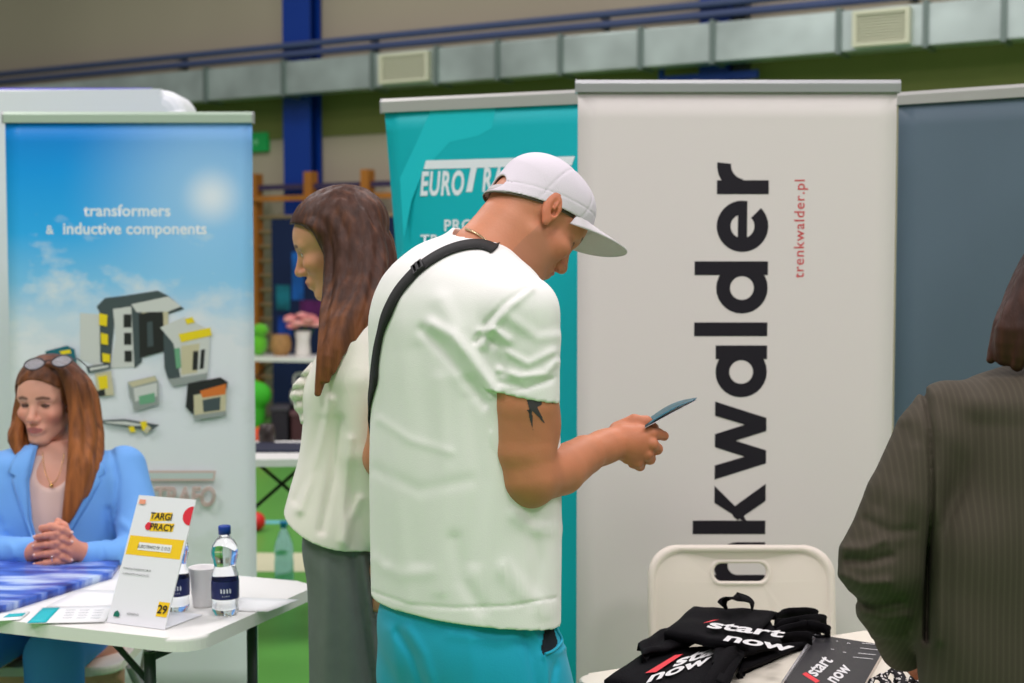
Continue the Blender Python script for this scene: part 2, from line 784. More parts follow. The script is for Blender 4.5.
M_floor = mat('green_sports_floor', (92, 160, 70), rough=0.34, spec=0.4, var=0.05, bscale=0.8)
M_wall = mat('beige_wall', (176, 166, 146), rough=0.85, bump=0.1, bscale=40, var=0.05, vscale=0.5)
M_band = mat('olive_paint', (112, 118, 62), rough=0.7, var=0.06, bscale=0.7)
M_blue = mat('blue_steel', (4, 54, 146), rough=0.45)
M_pipe = mat('blue_grey_pipe', (70, 84, 120), rough=0.5)
M_duct = mat('galvanised_sheet', (186, 200, 196), rough=0.42, metal=0.75, bump=0.25, bscale=3.0, var=0.22, vscale=2.2)
M_flange = mat('dull_zinc', (120, 134, 130), rough=0.5, metal=0.6)
M_grille = mat('cream_grille', (214, 214, 190), rough=0.5)
M_wood = mat('varnished_wood', (176, 112, 44), rough=0.5, var=0.12, bscale=6, stretch=(1, 1, 0.2))
M_rung = mat('pale_wood', (168, 148, 112), rough=0.5)
M_white = mat('white_plastic', (236, 236, 232), rough=0.4)
M_black = mat('black_plastic', (22, 22, 24), rough=0.5)
M_dgrey = mat('dark_grey_steel', (52, 60, 58), rough=0.45, metal=0.3)

m = MB()
m.box((-16, -8, -0.1), (18, 20, 0))
prop(m.build('floor', M_floor), kind='structure')
m = MB()
wbox(m, -13, 16, -0.2, 0, 0, 7.5)
prop(m.build('wall_back', M_wall), kind='structure')
zb = wl(330, 91, 0.45)[1]              # underside of the duct
m = MB()
wbox(m, -13, 16, 0.0, 0.02, zb - 0.36, zb + 0.32)
prop(m.build('trim_1', M_band), kind='structure')
m = MB()
m.box((-6, 7.0, 0.0), (0.5, 7.45, 0.003))
prop(m.build('trim_2', mat('cream_line', (214, 214, 180), rough=0.4)), kind='structure')
m = MB()
m.box((-6, 8.3, 0.0), (0.5, 8.38, 0.003))
prop(m.build('trim_3', mat('light_blue_line', (120, 200, 214), rough=0.4)), kind='structure')

# steel columns standing against the wall
for i, (x0, x1, lab, seen) in enumerate(((283, 310, 'blue steel column between the sky banner and the turquoise banner', 0),
                                         (699, 728, 'blue steel column rising above the white banner', 1))):
    s0, s1 = wl(x0, 100, 0.2)[0], wl(x1, 100, 0.2)[0]
    c = W0 + WD * ((s0 + s1) / 2)
    root = empty('steel_column', c, 0, lab, 'column', 'blue columns along the hall wall')
    m = MB()
    wbox(m, s0, s1, 0.025, 0.05, 0, 7.4)
    wbox(m, s0, s1, 0.175, 0.2, 0, 7.4)
    wbox(m, (s0 + s1) / 2 - 0.012, (s0 + s1) / 2 + 0.012, 0.05, 0.175, 0, 7.4)
    m.build('shaft', M_blue, root, ws=True)
    if seen:
        m = MB()
        zz = wl(700, 82, 0.2)[1]
        wbox(m, s0 - 0.34, s1 + 0.26, 0.205, 0.24, zz, zz + 0.06)
        wbox(m, s0 - 0.34, s0 - 0.30, 0.205, 0.24, zz + 0.06, zz + 0.16)
        m.build('bracket', M_blue, root, ws=True)
        m = MB()
        wbox(m, s1 + 0.02, s1 + 0.12, 0.03, 0.16, 0, 7.4)
        m.build('cable_tray', M_dgrey, root, ws=True)

# ventilation duct
zt = zb + 0.30
root = empty('ventilation_duct', W0 + WD * 2 + Vector((0, 0, zb)), 0, 'galvanised rectangular air duct running along the hall wall above the banners', 'duct')
m = MB()
wbox(m, -6, 12, 0.24, 0.45, zb, zt, 0.006)
m.build('duct_run', M_duct, root, ws=True)
for x in (205, 283, 372, 436, 497, 560, 640, 712, 838, 925, 1003):
    s = wl(x, 60, 0.46)[0]
    m = MB()
    wbox(m, s - 0.02, s + 0.02, 0.225, 0.475, zb - 0.02, zt + 0.02, 0.004)
    m.build('flange', M_flange, root, ws=True)
for x0, x1 in ((379, 428), (852, 909)):
    s0, s1 = wl(x0, 60, 0.5)[0], wl(x1, 60, 0.5)[0]
    m = MB()
    for a, b, c, d in ((s0, s1, zb + 0.02, zb + 0.05), (s0, s1, zt - 0.05, zt - 0.02), (s0, s0 + 0.03, zb + 0.05, zt - 0.05), (s1 - 0.03, s1, zb + 0.05, zt - 0.05)):
        wbox(m, a, b, 0.45, 0.51, c, d)
    wbox(m, s0, s1, 0.45, 0.465, zb + 0.03, zt - 0.03)
    for k in range(9):
        z = zb + 0.06 + k * 0.021
        wbox(m, s0 + 0.03, s1 - 0.03, 0.466, 0.5, z, z + 0.012)
    m.build('vent_grille', M_grille, root, ws=True)

# twin pipes above the duct
for y, lab in ((42, 'upper of the two blue-grey pipes above the air duct'), (51, 'lower blue-grey pipe just above the air duct')):
    z = wl(314, y, 0.3)[1]
    root = empty('wall_pipe', W0 + WN * 0.26 + Vector((0, 0, z)), 0, lab, 'pipe', 'pipes along the hall wall')
    m = MB()
    m.tube([WM4 @ Vector((s, -0.24, z)) for s in (-8, 0, 6, 12)], 0.032, 10)
    m.build('pipe', M_pipe, root, ws=True)
    for s in (-1.2, 1.2, 3.6, 6.2):
        m = MB()
        wbox(m, s - 0.02, s + 0.02, 0.0, 0.25, z - 0.012, z + 0.012)
        m.build('hanger', M_dgrey, root, ws=True)

# emergency exit sign
s0, z1 = wl(247, 133, 0.05)
s1, z0 = wl(267, 151, 0.05)
root = empty('exit_sign', W0 + WD * s0 + Vector((0, 0, z0)), 0, 'small green emergency exit sign on the wall beside the sky banner', 'sign')
m = MB()
wbox(m, s0, s1, 0, 0.05, z0, z1, 0.008)
m.build('sign_box', mat('exit_green', (20, 140, 70), rough=0.4, emit=((20, 150, 70), 0.15)), root, ws=True)
m = MB()
zc = (z0 + z1) / 2
wbox(m, s0 + 0.03, s0 + 0.11, 0.05, 0.054, zc - 0.012, zc + 0.012)
m.prism([(s0 + 0.11, zc - 0.04), (s0 + 0.15, zc), (s0 + 0.11, zc + 0.04)], -0.054, -0.05, 'y')
for v in list(m.bm.verts)[-6:]:
    v.co = WM4 @ v.co
m.build('pictogram', mat('exit_mint', (120, 200, 150), rough=0.4), root, ws=True)

# wall bars
sL, zt_ = wl(256, 184, 0.34)
root = empty('wall_bars', W0 + WD * (sL + 1.0) + WN * 0.3, 0, 'brown wooden gym wall bars on the wall behind the standing woman', 'wall bars')
posts = [wl(x, 178, 0.34)[0] for x in (252, 307, 364, 421)]
for s in posts:
    m = MB()
    wbox(m, s - 0.045, s + 0.045, 0.23, 0.34, 0.0, zt_ + 0.1, 0.01)
    m.build('post', M_wood, root, ws=True)
m = MB()
wbox(m, posts[0], posts[-1], 0.25, 0.30, zt_ - 0.06, zt_ - 0.01)
m.build('top_rail', mat('dark_rail', (62, 52, 84), rough=0.5), root, ws=True)
m = MB()
wbox(m, posts[0], posts[-1], 0.342, 0.37, zt_ - 0.17, zt_ - 0.12)
m.build('rail', M_wood, root, ws=True)
for k in range(13):
    z = zt_ - 0.32 - k * 0.14
    m = MB()
    m.tube([WM4 @ Vector((posts[0], -0.285, z)), WM4 @ Vector((posts[-1], -0.285, z))], 0.02, 8)
    m.build('rung', M_rung, root, ws=True)

# dark blue partition with blotchy posters behind the far table
PT = 0.55
sa, za = wl(271, 219, PT)
sb = wl(398, 219, PT)[0]
root = empty('partition_board', W0 + WD * ((sa + sb) / 2) + WN * PT, 0, 'dark navy display board standing in front of the wall bars', 'display board')
m = MB()
wbox(m, sa, sb, PT - 0.03, PT, 0.12, za, 0.006)
m.build('board', mat('navy_board', (16, 34, 74), rough=0.7, var=0.1, bscale=3), root, ws=True)
for s in (sa + 0.1, sb - 0.1):
    m = MB()
    wbox(m, s - 0.03, s + 0.03, PT - 0.2, PT + 0.2, 0, 0.03)
    wbox(m, s - 0.02, s + 0.02, PT - 0.05, PT + 0.02, 0.03, 0.13)
    m.build('foot', M_black, root, ws=True)
rnd = random.Random(4)
for (x0, y0, x1, y1, c) in ((292, 252, 304, 300, (24, 90, 170)), (276, 285, 290, 310, (22, 104, 120)), (300, 300, 322, 322, (90, 30, 90)), (278, 316, 292, 336, (20, 60, 150)), (380, 240, 394, 268, (20, 70, 110))):
    a, b = wl(x0, y0, PT), wl(x1, y1, PT)
    m = MB()
    wbox(m, a[0], b[0], PT, PT + 0.004, b[1], a[1])
    m.build('poster', mat('poster_%d_%d' % (c[0], c[1]), c, rough=0.5, var=0.5, bscale=6), root, ws=True)

# ------------------------------------------------------------------ roll-up banners
M_alu = mat('brushed_aluminium', (206, 206, 202), rough=0.35, metal=0.6)
M_alu_d = mat('grey_rail', (176, 178, 180), rough=0.4, metal=0.5)


class Banner:
    """roll-up banner: local x along its width, local -y its printed face, z up"""

    def __init__(self, xl, xr, Yl, Yr, ytop, label, sheet_mat, rail_mat, curl=0.0, name='rollup_banner', width=None, anchor='L', rail=0.03, cat='banner', curl_side=-1):
        A, B = P(xl, ytop, Yl), P(xr, ytop, Yr)
        self.ztop = (P(xl, ytop, Yl).z + P(xr, ytop, Yr).z) / 2
        u = Vector((B.x - A.x, B.y - A.y, 0))
        self.w = u.length
        if width:
            d = u.normalized()
            if anchor == 'L':
                B = A + d * width
            else:
                A = B - d * width
            self.w = width
        self.u = u.normalized()
        self.n = Vector((self.u.y, -self.u.x, 0))
        self.o = Vector((A.x, A.y, 0)) + self.u * self.w / 2
        rz = math.atan2(self.u.y, self.u.x)
        self.root = empty(name, self.o, rz, label, cat, 'roll-up banners')
        self.M = Matrix.Translation(self.o) @ Matrix.Rotation(rz, 4, 'Z')
        self.k = 0
        w2, zt_ = self.w / 2, self.ztop
        # printed sheet
        nr, nc = 25, 17
        G = []
        for i in range(nr):
            z = 0.09 + (zt_ - 0.01 - 0.09) * i / (nr - 1)
            row = []
            for j in range(nc):
                t = j / (nc - 1)
                x = -w2 + self.w * t
                y = 0.0
                if curl:
                    e = max(0.0, (0.22 - t) / 0.22 if curl_side < 0 else (t - 0.78) / 0.22)
                    f = min(1.0, (zt_ - z) / 0.9)
                    y += curl * e * e * f
                    x += abs(curl) * 0.55 * e * e * f * (1 if curl_side < 0 else -1)
                row.append((x, y, z))
            G.append(row)
        m = MB()
        m.sheet(G, 0.0015)
        self.sheet = m.build('sheet', sheet_mat, self.root)
        # top rail: half-round clamp bar with end caps
        m = MB()
        prof = [(0.012, -rail), (0.014, -0.004), (0.008, 0.006), (-0.008, 0.006), (-0.014, -0.004), (-0.012, -rail)]
        m.prism([(p[0], zt_ + p[1] + 0.004) for p in prof], -w2 - 0.002, w2 + 0.002, 'x')
        m.build('top_rail', rail_mat, self.root)
        for s in (-1, 1):
            m = MB()
            m.prism([(p[0] * 1.1, zt_ + p[1] * 1.08 + 0.004) for p in prof], min(s * (w2 + 0.002), s * (w2 + 0.007)), max(s * (w2 + 0.002), s * (w2 + 0.007)), 'x')
            m.build('end_cap', M_alu_d, self.root)
        # cassette base with two swing-out feet
        m = MB()
        m.prism([(-0.075, 0.02), (-0.07, 0.06), (-0.03, 0.095), (0.03, 0.095), (0.07, 0.06), (0.075, 0.02)], -w2 - 0.012, w2 + 0.012, 'x')
        m.build('base', M_alu, self.root)
        for s in (-1, 1):
            m = MB()
            m.box((s * w2 * 0.7 - 0.02, -0.13, 0), (s * w2 * 0.7 + 0.02, 0.13, 0.02), bevel=0.006)
            m.build('foot', M_black, self.root)
        m = MB()
        m.tube([(0, 0.03, 0.08), (0, 0.03, zt_ - 0.01)], 0.011, 8)
        m.build('support_pole', M_alu_d, self.root)

    def loc(self, px, py):
        """photo pixel -> (x, z) on the printed face"""
        q = PP(px, py, self.o, self.n) - self.o
        return q.dot(self.u), q.z

    def layer(self):
        self.k += 1
        return -0.0016 - 0.0003 * self.k

    def poly(self, m, pts, mi, px=True):
        y = self.layer()
        q = [self.loc(*p) if px else p for p in pts]
        m.mi = mi
        m._faces([Vector((a, y, b)) for a, b in q], [tuple(range(len(q)))])

    def text(self, body, px, py, size_px, material, ex=(1, 0), shear=0.0, bold=0.0, align='LEFT', outline=0.0, space=1.0, name='lettering', sx=1.0):
        """text whose baseline starts at photo pixel (px, py); ex: baseline direction on the banner (x, z)"""
        a = self.loc(px, py)
        b = self.loc(px, py - size_px)
        size = (b[1] - a[1]) * 1.4
        y = self.layer()
        X = Vector((ex[0], 0, ex[1]))
        Yv = Vector((-ex[1], 0, ex[0]))
        Mx = frame_M((a[0], y, a[1]), X, Yv)
        return text(name, body, size, material, Mx, self.root, shear, bold * size, align, outline * size, space, sx, ws=False)


def sky_print(name):
    m = mat(name, (120, 190, 230), rough=0.45)
    nt = m.node_tree
    b = nt.nodes['Principled BSDF']
    N = nt.nodes.new
    tc = N('ShaderNodeTexCoord')
    sep = N('ShaderNodeSeparateXYZ')
    nt.links.new(tc.outputs['Object'], sep.inputs[0])
    # vertical print gradient: blue above, pale grey-green below
    mr = N('ShaderNodeMapRange')
    mr.inputs[1].default_value = 0.0
    mr.inputs[2].default_value = 2.05
    nt.links.new(sep.outputs['Z'], mr.inputs[0])
    cr = N('ShaderNodeValToRGB')
    el = cr.color_ramp.elements
    stops = ((0.0, (210, 222, 214)), (0.36, (208, 220, 214)), (0.56, (212, 222, 222)), (0.655, (200, 224, 236)), (0.72, (124, 200, 242)), (0.80, (46, 176, 244)), (0.90, (10, 156, 236)), (1.0, (4, 124, 214)))
    el[0].position, el[0].color = stops[0][0], lin(stops[0][1])
    el[1].position, el[1].color = stops[-1][0], lin(stops[-1][1])
    for p, c in stops[1:-1]:
        e = el.new(p)
        e.color = lin(c)
    nt.links.new(mr.outputs[0], cr.inputs[0])
    # clouds
    nz = N('ShaderNodeTexNoise')
    nz.inputs['Scale'].default_value = 4.2
    nz.inputs['Detail'].default_value = 8
    nz.inputs['Roughness'].default_value = 0.55
    mp = N('ShaderNodeMapping')
    mp.inputs['Scale'].default_value = (1, 1, 1.6)
    mp.inputs['Location'].default_value = (1.3, 0, 0.55)
    nt.links.new(tc.outputs['Object'], mp.inputs[0])
    nt.links.new(mp.outputs[0], nz.inputs['Vector'])
    zb_ = N('ShaderNodeMapRange')       # more cloud lower down
    zb_.inputs[1].default_value = 1.15
    zb_.inputs[2].default_value = 1.85
    zb_.inputs[3].default_value = 0.21
    zb_.inputs[4].default_value = -0.22
    nt.links.new(sep.outputs['Z'], zb_.inputs[0])
    ad = N('ShaderNodeMath')
    ad.operation = 'ADD'
    nt.links.new(nz.outputs['Fac'], ad.inputs[0])
    nt.links.new(zb_.outputs[0], ad.inputs[1])
    cm = N('ShaderNodeMapRange')
    cm.inputs[1].default_value = 0.5
    cm.inputs[2].default_value = 0.68
    nt.links.new(ad.outputs[0], cm.inputs[0])
    mx = N('ShaderNodeMixRGB')
    mx.inputs[2].default_value = lin((226, 234, 236))
    nt.links.new(cm.outputs[0], mx.inputs[0])
    nt.links.new(cr.outputs[0], mx.inputs[1])
    # printed sun, upper right
    last = mx.outputs[0]
    for r, f, c in ((0.52, 0.62, (190, 226, 246)), (0.12, 0.8, (240, 246, 250))):
        vm = N('ShaderNodeVectorMath')
        vm.operation = 'DISTANCE'
        nt.links.new(tc.outputs['Object'], vm.inputs[0])
        vm.inputs[1].default_value = (0.272, 0, 1.76)
        fr = N('ShaderNodeMapRange')
        fr.interpolation_type = 'SMOOTHSTEP'
        fr.inputs[1].default_value = 0.0
        fr.inputs[2].default_value = r
        fr.inputs[3].default_value = f
        fr.inputs[4].default_value = 0.0
        nt.links.new(vm.outputs['Value'], fr.inputs[0])
        m2 = N('ShaderNodeMixRGB')
        m2.inputs[2].default_value = lin(c)
        nt.links.new(fr.outputs[0], m2.inputs[0])
        nt.links.new(last, m2.inputs[1])
        last = m2.outputs[0]
    nt.links.new(last, b.inputs['Base Color'])
    return m


# --- the sky banner on the left
sky = Banner(5, 252, 4.74, 4.74, 115, 'roll-up banner printed with blue sky and transformers behind the seated woman', sky_print('sky_print'), mat('pale_rail', (188, 206, 190), rough=0.4, metal=0.3), rail=0.03)
M_prt = mat('print_white', (232, 240, 244), rough=0.5)
sky.text('transformers', 127.5, 216, 11.6, M_prt, align='CENTER', bold=0.02, space=1.02)
sky.text('inductive components', 135, 234, 11.6, M_prt, align='CENTER', bold=0.02, space=1.0)
sky.text('&', 50, 234, 9, M_prt, align='CENTER', bold=0.01)


def prints(banner, name, cols, polys):
    m = MB()
    for mi, pts in polys:
        banner.poly(m, pts, mi)
    ms = [mat('print_%d_%d_%d' % c, c, rough=0.5) for c in cols]
    return m.build(name, ms, banner.root, fix=False)


def z4(x, y):      # coordinates read off the enlarged drawing of the print
    return (x * 260 / 987.0, 280 + y * 180 / 683.0)


G1, G2, G3, YE, GR, CR, BK, OR, TE = (70, 84, 84), (150, 160, 154), (206, 212, 204), (236, 214, 30), (110, 170, 130), (200, 196, 160), (38, 42, 38), (214, 120, 50), (24, 104, 116)
pal = [G1, G2, G3, YE, GR, CR, BK, OR, TE]


def Z(*a):
    return [z4(*p) for p in a]


prints(sky, 'printed_large_transformer', pal, [
    (2, Z((305, 125), (380, 130), (380, 330), (305, 300))),
    (0, Z((368, 100), (400, 68), (470, 60), (600, 40), (640, 60), (700, 110), (640, 130), (520, 130), (440, 110), (420, 330), (382, 310), (378, 120))),
    (2, Z((430, 110), (500, 100), (512, 330), (420, 335), (440, 220))),
    (6, Z((470, 130), (500, 130), (500, 180), (470, 180))), (6, Z((472, 200), (500, 200), (500, 246), (472, 246))), (6, Z((474, 268), (502, 268), (502, 310), (474, 310))),
    (0, Z((500, 100), (540, 120), (540, 310), (512, 335))),
    (5, Z((540, 118), (640, 100), (640, 190), (545, 230))), (6, Z((528, 130), (620, 110), (626, 270), (532, 296))), (0, Z((560, 160), (580, 156), (584, 250), (562, 254))),
    (2, Z((500, 92), (640, 62), (690, 100), (640, 120), (520, 122))),
    (3, Z((378, 126), (410, 132), (408, 176), (378, 170))), (3, Z((384, 200), (412, 206), (412, 246), (386, 242))), (3, Z((390, 276), (420, 282), (420, 312), (392, 310))),
])
prints(sky, 'printed_upright_transformer', pal, [
    (0, Z((622, 190), (660, 170), (690, 370), (640, 375), (626, 330))),
    (2, Z((610, 180), (700, 140), (800, 190), (790, 350), (690, 380), (660, 240))),
    (5, Z((690, 250), (760, 240), (750, 350), (690, 360))), (6, Z((735, 270), (755, 268), (752, 340), (732, 342))), (6, Z((765, 265), (780, 262), (775, 335), (760, 338))),
    (3, Z((680, 205), (800, 180), (806, 210), (690, 236))), (3, Z((704, 148), (732, 140), (742, 160), (712, 168))),
    (1, Z((640, 376), (790, 352), (786, 376), (660, 404))), (4, Z((664, 260), (684, 256), (690, 330), (672, 336))),
])
prints(sky, 'printed_bobbin', pal, [
    (0, Z((330, 328), (420, 314), (424, 334), (338, 352))), (2, Z((344, 332), (414, 322), (416, 330), (346, 344))),
    (5, Z((364, 356), (424, 344), (436, 436), (372, 440))), (6, Z((372, 420), (400, 412), (404, 436), (374, 442))), (3, Z((374, 366), (410, 360), (414, 410), (382, 414)))])
prints(sky, 'printed_small_transformer', pal, [
    (1, Z((488, 386), (592, 362), (604, 384), (606, 470), (520, 494), (496, 440))),
    (5, Z((490, 388), (590, 364), (600, 380), (505, 406))), (2, Z((510, 410), (600, 388), (600, 440), (516, 460))),
    (4, Z((530, 440), (590, 426), (592, 462), (534, 472))), (1, Z((508, 470), (530, 470), (528, 496), (512, 494)))])
prints(sky, 'printed_orange_transformer', pal, [
    (6, Z((716, 392), (840, 368), (868, 386), (862, 416), (744, 440), (736, 510), (708, 480))),
    (5, Z((738, 436), (862, 410), (858, 508), (742, 530))), (7, Z((762, 420), (862, 392), (858, 432), (772, 446))),
    (0, Z((772, 454), (840, 442), (838, 492), (776, 500))), (1, Z((736, 512), (862, 494), (862, 512), (742, 530)))])
prints(sky, 'printed_teal_coil', pal, [(8, Z((176, 270), (260, 248), (288, 262), (296, 320), (190, 300))), (3, Z((230, 270), (270, 262), (276, 276), (240, 282))), (0, Z((180, 276), (250, 282), (290, 322), (196, 318)))])
prints(sky, 'printed_cable_tails', pal, [(0, Z((386, 530), (480, 526), (540, 536), (610, 548), (570, 574), (520, 560), (400, 545))), (2, Z((400, 536), (480, 534), (560, 548), (520, 552), (410, 541))),
                                         (3, Z((536, 536), (560, 532), (566, 566), (546, 570))), (3, Z((492, 556), (512, 552), (520, 574), (500, 576))), (5, Z((566, 548), (580, 560), (560, 582), (550, 570)))])
M_pink = mat('print_pale_pink', (206, 182, 172), rough=0.5)
sky.text('EUROTRAFO', 216, 505, 19, M_pink, shear=0.15, align='RIGHT', outline=0.035, sx=0.72)
prints(sky, 'printed_logo_bar', [(206, 182, 172), (192, 207, 203)], [(0, [(60, 470), (217, 470), (215, 480), (58, 480)]), (1, [(61, 472), (215, 472), (214, 478), (60, 478)])])

# --- the turquoise banner
M_teal = mat('turquoise_print', (0, 180, 190), rough=0.5)
teal = Banner(384, 577, 4.42, 4.18, 98, 'turquoise roll-up banner behind the man in the white cap', M_teal, M_alu, curl=0.075, width=0.85, rail=0.036)
prints(teal, 'printed_sweep', [(20, 196, 206)], [(0, [(400, 178), (418, 140), (432, 108), (497, 102), (492, 128), (478, 136), (450, 142), (424, 170), (412, 200), (404, 240)])])
tb = [teal.loc(424, 172), teal.loc(540, 161)]
ex = Vector((tb[1][0] - tb[0][0], tb[1][1] - tb[0][1])).normalized()
ex = (1.0, 0.0)
teal.text('EURO', 420, 195, 23.5, M_prt, ex=ex, shear=0.18, bold=0.03, sx=0.52, space=1.12)
teal.text('RAFO', 482, 191, 23.5, M_prt, ex=ex, shear=0.18, bold=0.03, sx=0.52, space=1.12)
m = MB()
a, b = teal.loc(424, 165), teal.loc(572, 152)
y = teal.layer()
zt1 = a[1]
bw = 0.026
m._faces([Vector((a[0], y, zt1 - bw / 2)), Vector((b[0], y, zt1 - bw / 2)), Vector((b[0] + 0.01, y, zt1 + bw / 2)), Vector((a[0] + 0.008, y, zt1 + bw / 2))], [(0, 1, 2, 3)])
s_ = teal.loc(470, 192)
m._faces([Vector((s_[0] - 0.012, y, s_[1])), Vector((s_[0] + 0.008, y, s_[1])), Vector((s_[0] + 0.024, y, zt1 - bw / 2)), Vector((s_[0] + 0.004, y, zt1 - bw / 2))], [(0, 1, 2, 3)])
m.build('printed_logo_bar', M_prt, teal.root, fix=False)
teal.text('PRODUCENT', 444, 231, 11.5, M_prt, ex=ex, bold=0.02, space=1.1)
teal.text('TRANSFORMATOR\u00d3W', 421, 246, 11.5, M_prt, ex=ex, bold=0.02, space=1.1)

# --- the white banner
M_wsheet = mat('white_print', (221, 215, 212), rough=0.55, bump=0.02, bscale=3)
wb = Banner(578, 897, 3.78, 3.78, 84, 'white roll-up banner with big black vertical lettering behind the folding chair', M_wsheet, M_alu_d, rail=0.026)
M_ink = mat('print_black', (26, 22, 32), rough=0.5)
M_red = mat('print_red', (206, 70, 74), rough=0.5)


def arc(cx, cy, r, a0, a1, n=20):
    return [(cx + r * math.cos(math.radians(a0 + (a1 - a0) * i / n)), cy + r * math.sin(math.radians(a0 + (a1 - a0) * i / n))) for i in range(n + 1)]


def bar(x0, y0, x1, y1):
    return [(x0, y0), (x1, y0), (x1, y1), (x0, y1)]


def ring(m, y, f, cx, cy, r, w, a0=0, a1=360, n=28):
    o, i = arc(cx, cy, r, a0, a1, n), arc(cx, cy, r - w, a0, a1, n)
    vs = [Vector((f(*p)[0], y, f(*p)[1])) for p in o + i]
    m._faces(vs, [(k, k + 1, n + 2 + k, n + 1 + k) for k in range(n)])


def glyph(m, y, f, ch, x, w=0.26):
    """geometric lower-case letters, x-height 1; returns the advance"""
    def pl(pts):
        lay[0] += 1
        m._faces([Vector((f(x + p[0], p[1])[0], y - 0.0002 * lay[0], f(x + p[0], p[1])[1])) for p in pts], [tuple(range(len(pts)))])
    lay = [0]
    g = lambda a, b: f(x + a, b)
    R = 0.5
    if ch in 'ad':
        ring(m, y, g, R, R, R, w)
        pl(bar(2 * R - w + 0.02, 0, 2 * R + 0.02, 1.0 if ch == 'a' else 1.42))
        return 1.2
    if ch == 'l':
        pl(bar(0, 0, w, 1.42))
        return w + 0.18
    if ch == 'e':
        ring(m, y, g, R, R, R, w, 0, 315)
        pl(bar(0.12, 0.41, 0.99, 0.59))
        return 1.12
    if ch == 'r':
        pl(bar(0, 0, w, 1))
        ring(m, y, g, 0.56, 0.46, 0.54, w, 84, 172, 10)
        return 0.72
    if ch == 'n':
        pl(bar(0, 0, w, 1))
        ring(m, y, g, 0.46, 0.54, 0.46, w, 0, 180, 16)
        pl(bar(0.92 - w, 0, 0.92, 0.55))
        return 1.08
    if ch == 'k':
        pl(bar(0, 0, w, 1.42))
        pl([(w - 0.02, 0.42), (0.62, 1.0), (0.96, 1.0), (0.42, 0.46), (w - 0.02, 0.36)])
        pl([(0.34, 0.62), (0.50, 0.68), (1.0, 0.0), (0.66, 0.0), (0.28, 0.54)])
        return 1.08
    if ch == 'w':
        for a, b, c_, d in ((0.0, 0.28, 0.34, 0.58), (0.58, 0.34, 0.66, 0.90), (0.90, 0.66, 0.98, 1.22), (1.24, 1.52, 0.96, 1.20)):
            pass
        pl([(0, 1), (0.28, 1), (0.58, 0), (0.32, 0)])
        pl([(0.32, 0), (0.58, 0), (0.90, 1), (0.64, 1)])
        pl([(0.64, 1), (0.90, 1), (1.22, 0), (0.96, 0)])
        pl([(0.96, 0), (1.22, 0), (1.54, 1), (1.26, 1)])
        return 1.62
    if ch == 't':
        pl(bar(0.12, 0, 0.12 + w, 1.3))
        pl(bar(0, 0.78, 0.56, 1.0))
        return 0.7
    return 0.5


# vertical word read upwards: baseline on the right (photo x 766.5), x-height to the left
xb = wb.loc(767, 350)[0]
xh = xb - wb.loc(715.5, 350)[0]
z_top = wb.loc(767, 158)[1]
y = wb.layer()
word = 'trenkwalder'
adv = []
dummy = MB()
x = 0
for ch in word:
    adv.append(x)
    x += glyph(dummy, 0, lambda a, b: (a, b), ch, 0)
dummy.bm.free()
total = x - 0.02
k_at = wb.loc(767, 534)[1]             # lower edge of the k
z_k = k_at
sc = (z_top - z_k) / (total - adv[word.index('k')])
for ch, a in zip(word, adv):
    m = MB()
    glyph(m, y, lambda p, q: (xb - q * xh, z_k + (p - adv[word.index('k')]) * sc), ch, a, 0.27)
    m.build('letter', M_ink, wb.root, fix=False)
wb.text('trenkwalder.pl', 803.5, 278, 10.6, M_red, ex=(0, 1), space=1.12, bold=0.004)

# --- the slate banner on the far right
M_slate = mat('slate_print', (92, 110, 124), rough=0.5, var=0.1, bscale=2.0, stretch=(1, 1, 0.3))
sl = Banner(899, 1024, 4.12, 3.92, 92, 'slate grey roll-up banner beside the woman in the dark jacket', M_slate, M_alu, width=1.0, rail=0.03)
zq = sl.loc(899, 437)[1]
m = MB()
y = sl.layer()
m._faces([Vector(p) for p in ((-0.5, y, 0.1), (0.5, y, 0.1), (0.5, y, zq - 0.35), (-0.5, y, zq))], [(0, 1, 2, 3)])
m.build('printed_pale_corner', mat('pale_grey_print', (196, 194, 190), rough=0.5), sl.root, fix=False)

# --- white fabric pop-up wall behind the sky banner
root = empty('popup_wall', (-2.3, 5.5, 0), 0, 'white fabric pop-up wall with rounded end behind the sky banner', 'display wall')
a = P(172, 86, 5.3)
zt_ = P(60, 88, 5.3).z
x1 = P(183, 100, 5.3).x
m = MB()
prof = round_rect(0.30, 3.2, 0.14, 8, 0, 0)
sec = []
for k in range(13):
    sec.append(-1)
# body: a slab with a rounded top corner towards the right, swept along y
pts = [(x1 - 3.0, 0.05), (x1, 0.05)] + [(x1 - 0.09 + 0.09 * math.cos(t), zt_ - 0.09 + 0.09 * math.sin(t)) for t in [math.pi / 2 * i / 8 for i in range(9)]] + [(x1 - 3.0, zt_)]
m.prism(pts, 5.32, 5.60, 'y')
bmesh.ops.bevel(m.bm, geom=[e for e in m.bm.edges if abs(e.verts[0].co.y - e.verts[1].co.y) < 1e-6], offset=0.06, segments=4, profile=0.5, affect='EDGES')
m.build('fabric_cover', mat('white_fabric', (228, 232, 236), rough=0.7, bump=0.05, bscale=8), root, ws=True)
m = MB()
m.tube([(x1 - 3.0, 5.4, zt_ + 0.004), (x1 - 0.14, 5.4, zt_ + 0.004)], 0.008, 8)
m.build('violet_piping', mat('violet_trim', (96, 90, 200), rough=0.5), root, ws=True)
m = MB()
m.tube([(x1 - 0.2, 5.36, zt_ - 0.05), (x1 - 0.2, 5.33, zt_ - 0.12)], 0.012, 8)
m.build('clip', M_black, root, ws=True)
m = MB()
for xx in (x1 - 2.8, x1 - 0.3):
    m.box((xx - 0.04, 5.2, 0), (xx + 0.04, 5.72, 0.05), bevel=0.01)
m.build('base_plate', M_dgrey, root, ws=True)

# ------------------------------------------------------------------ tables and what lies on them
TOP = 0.74


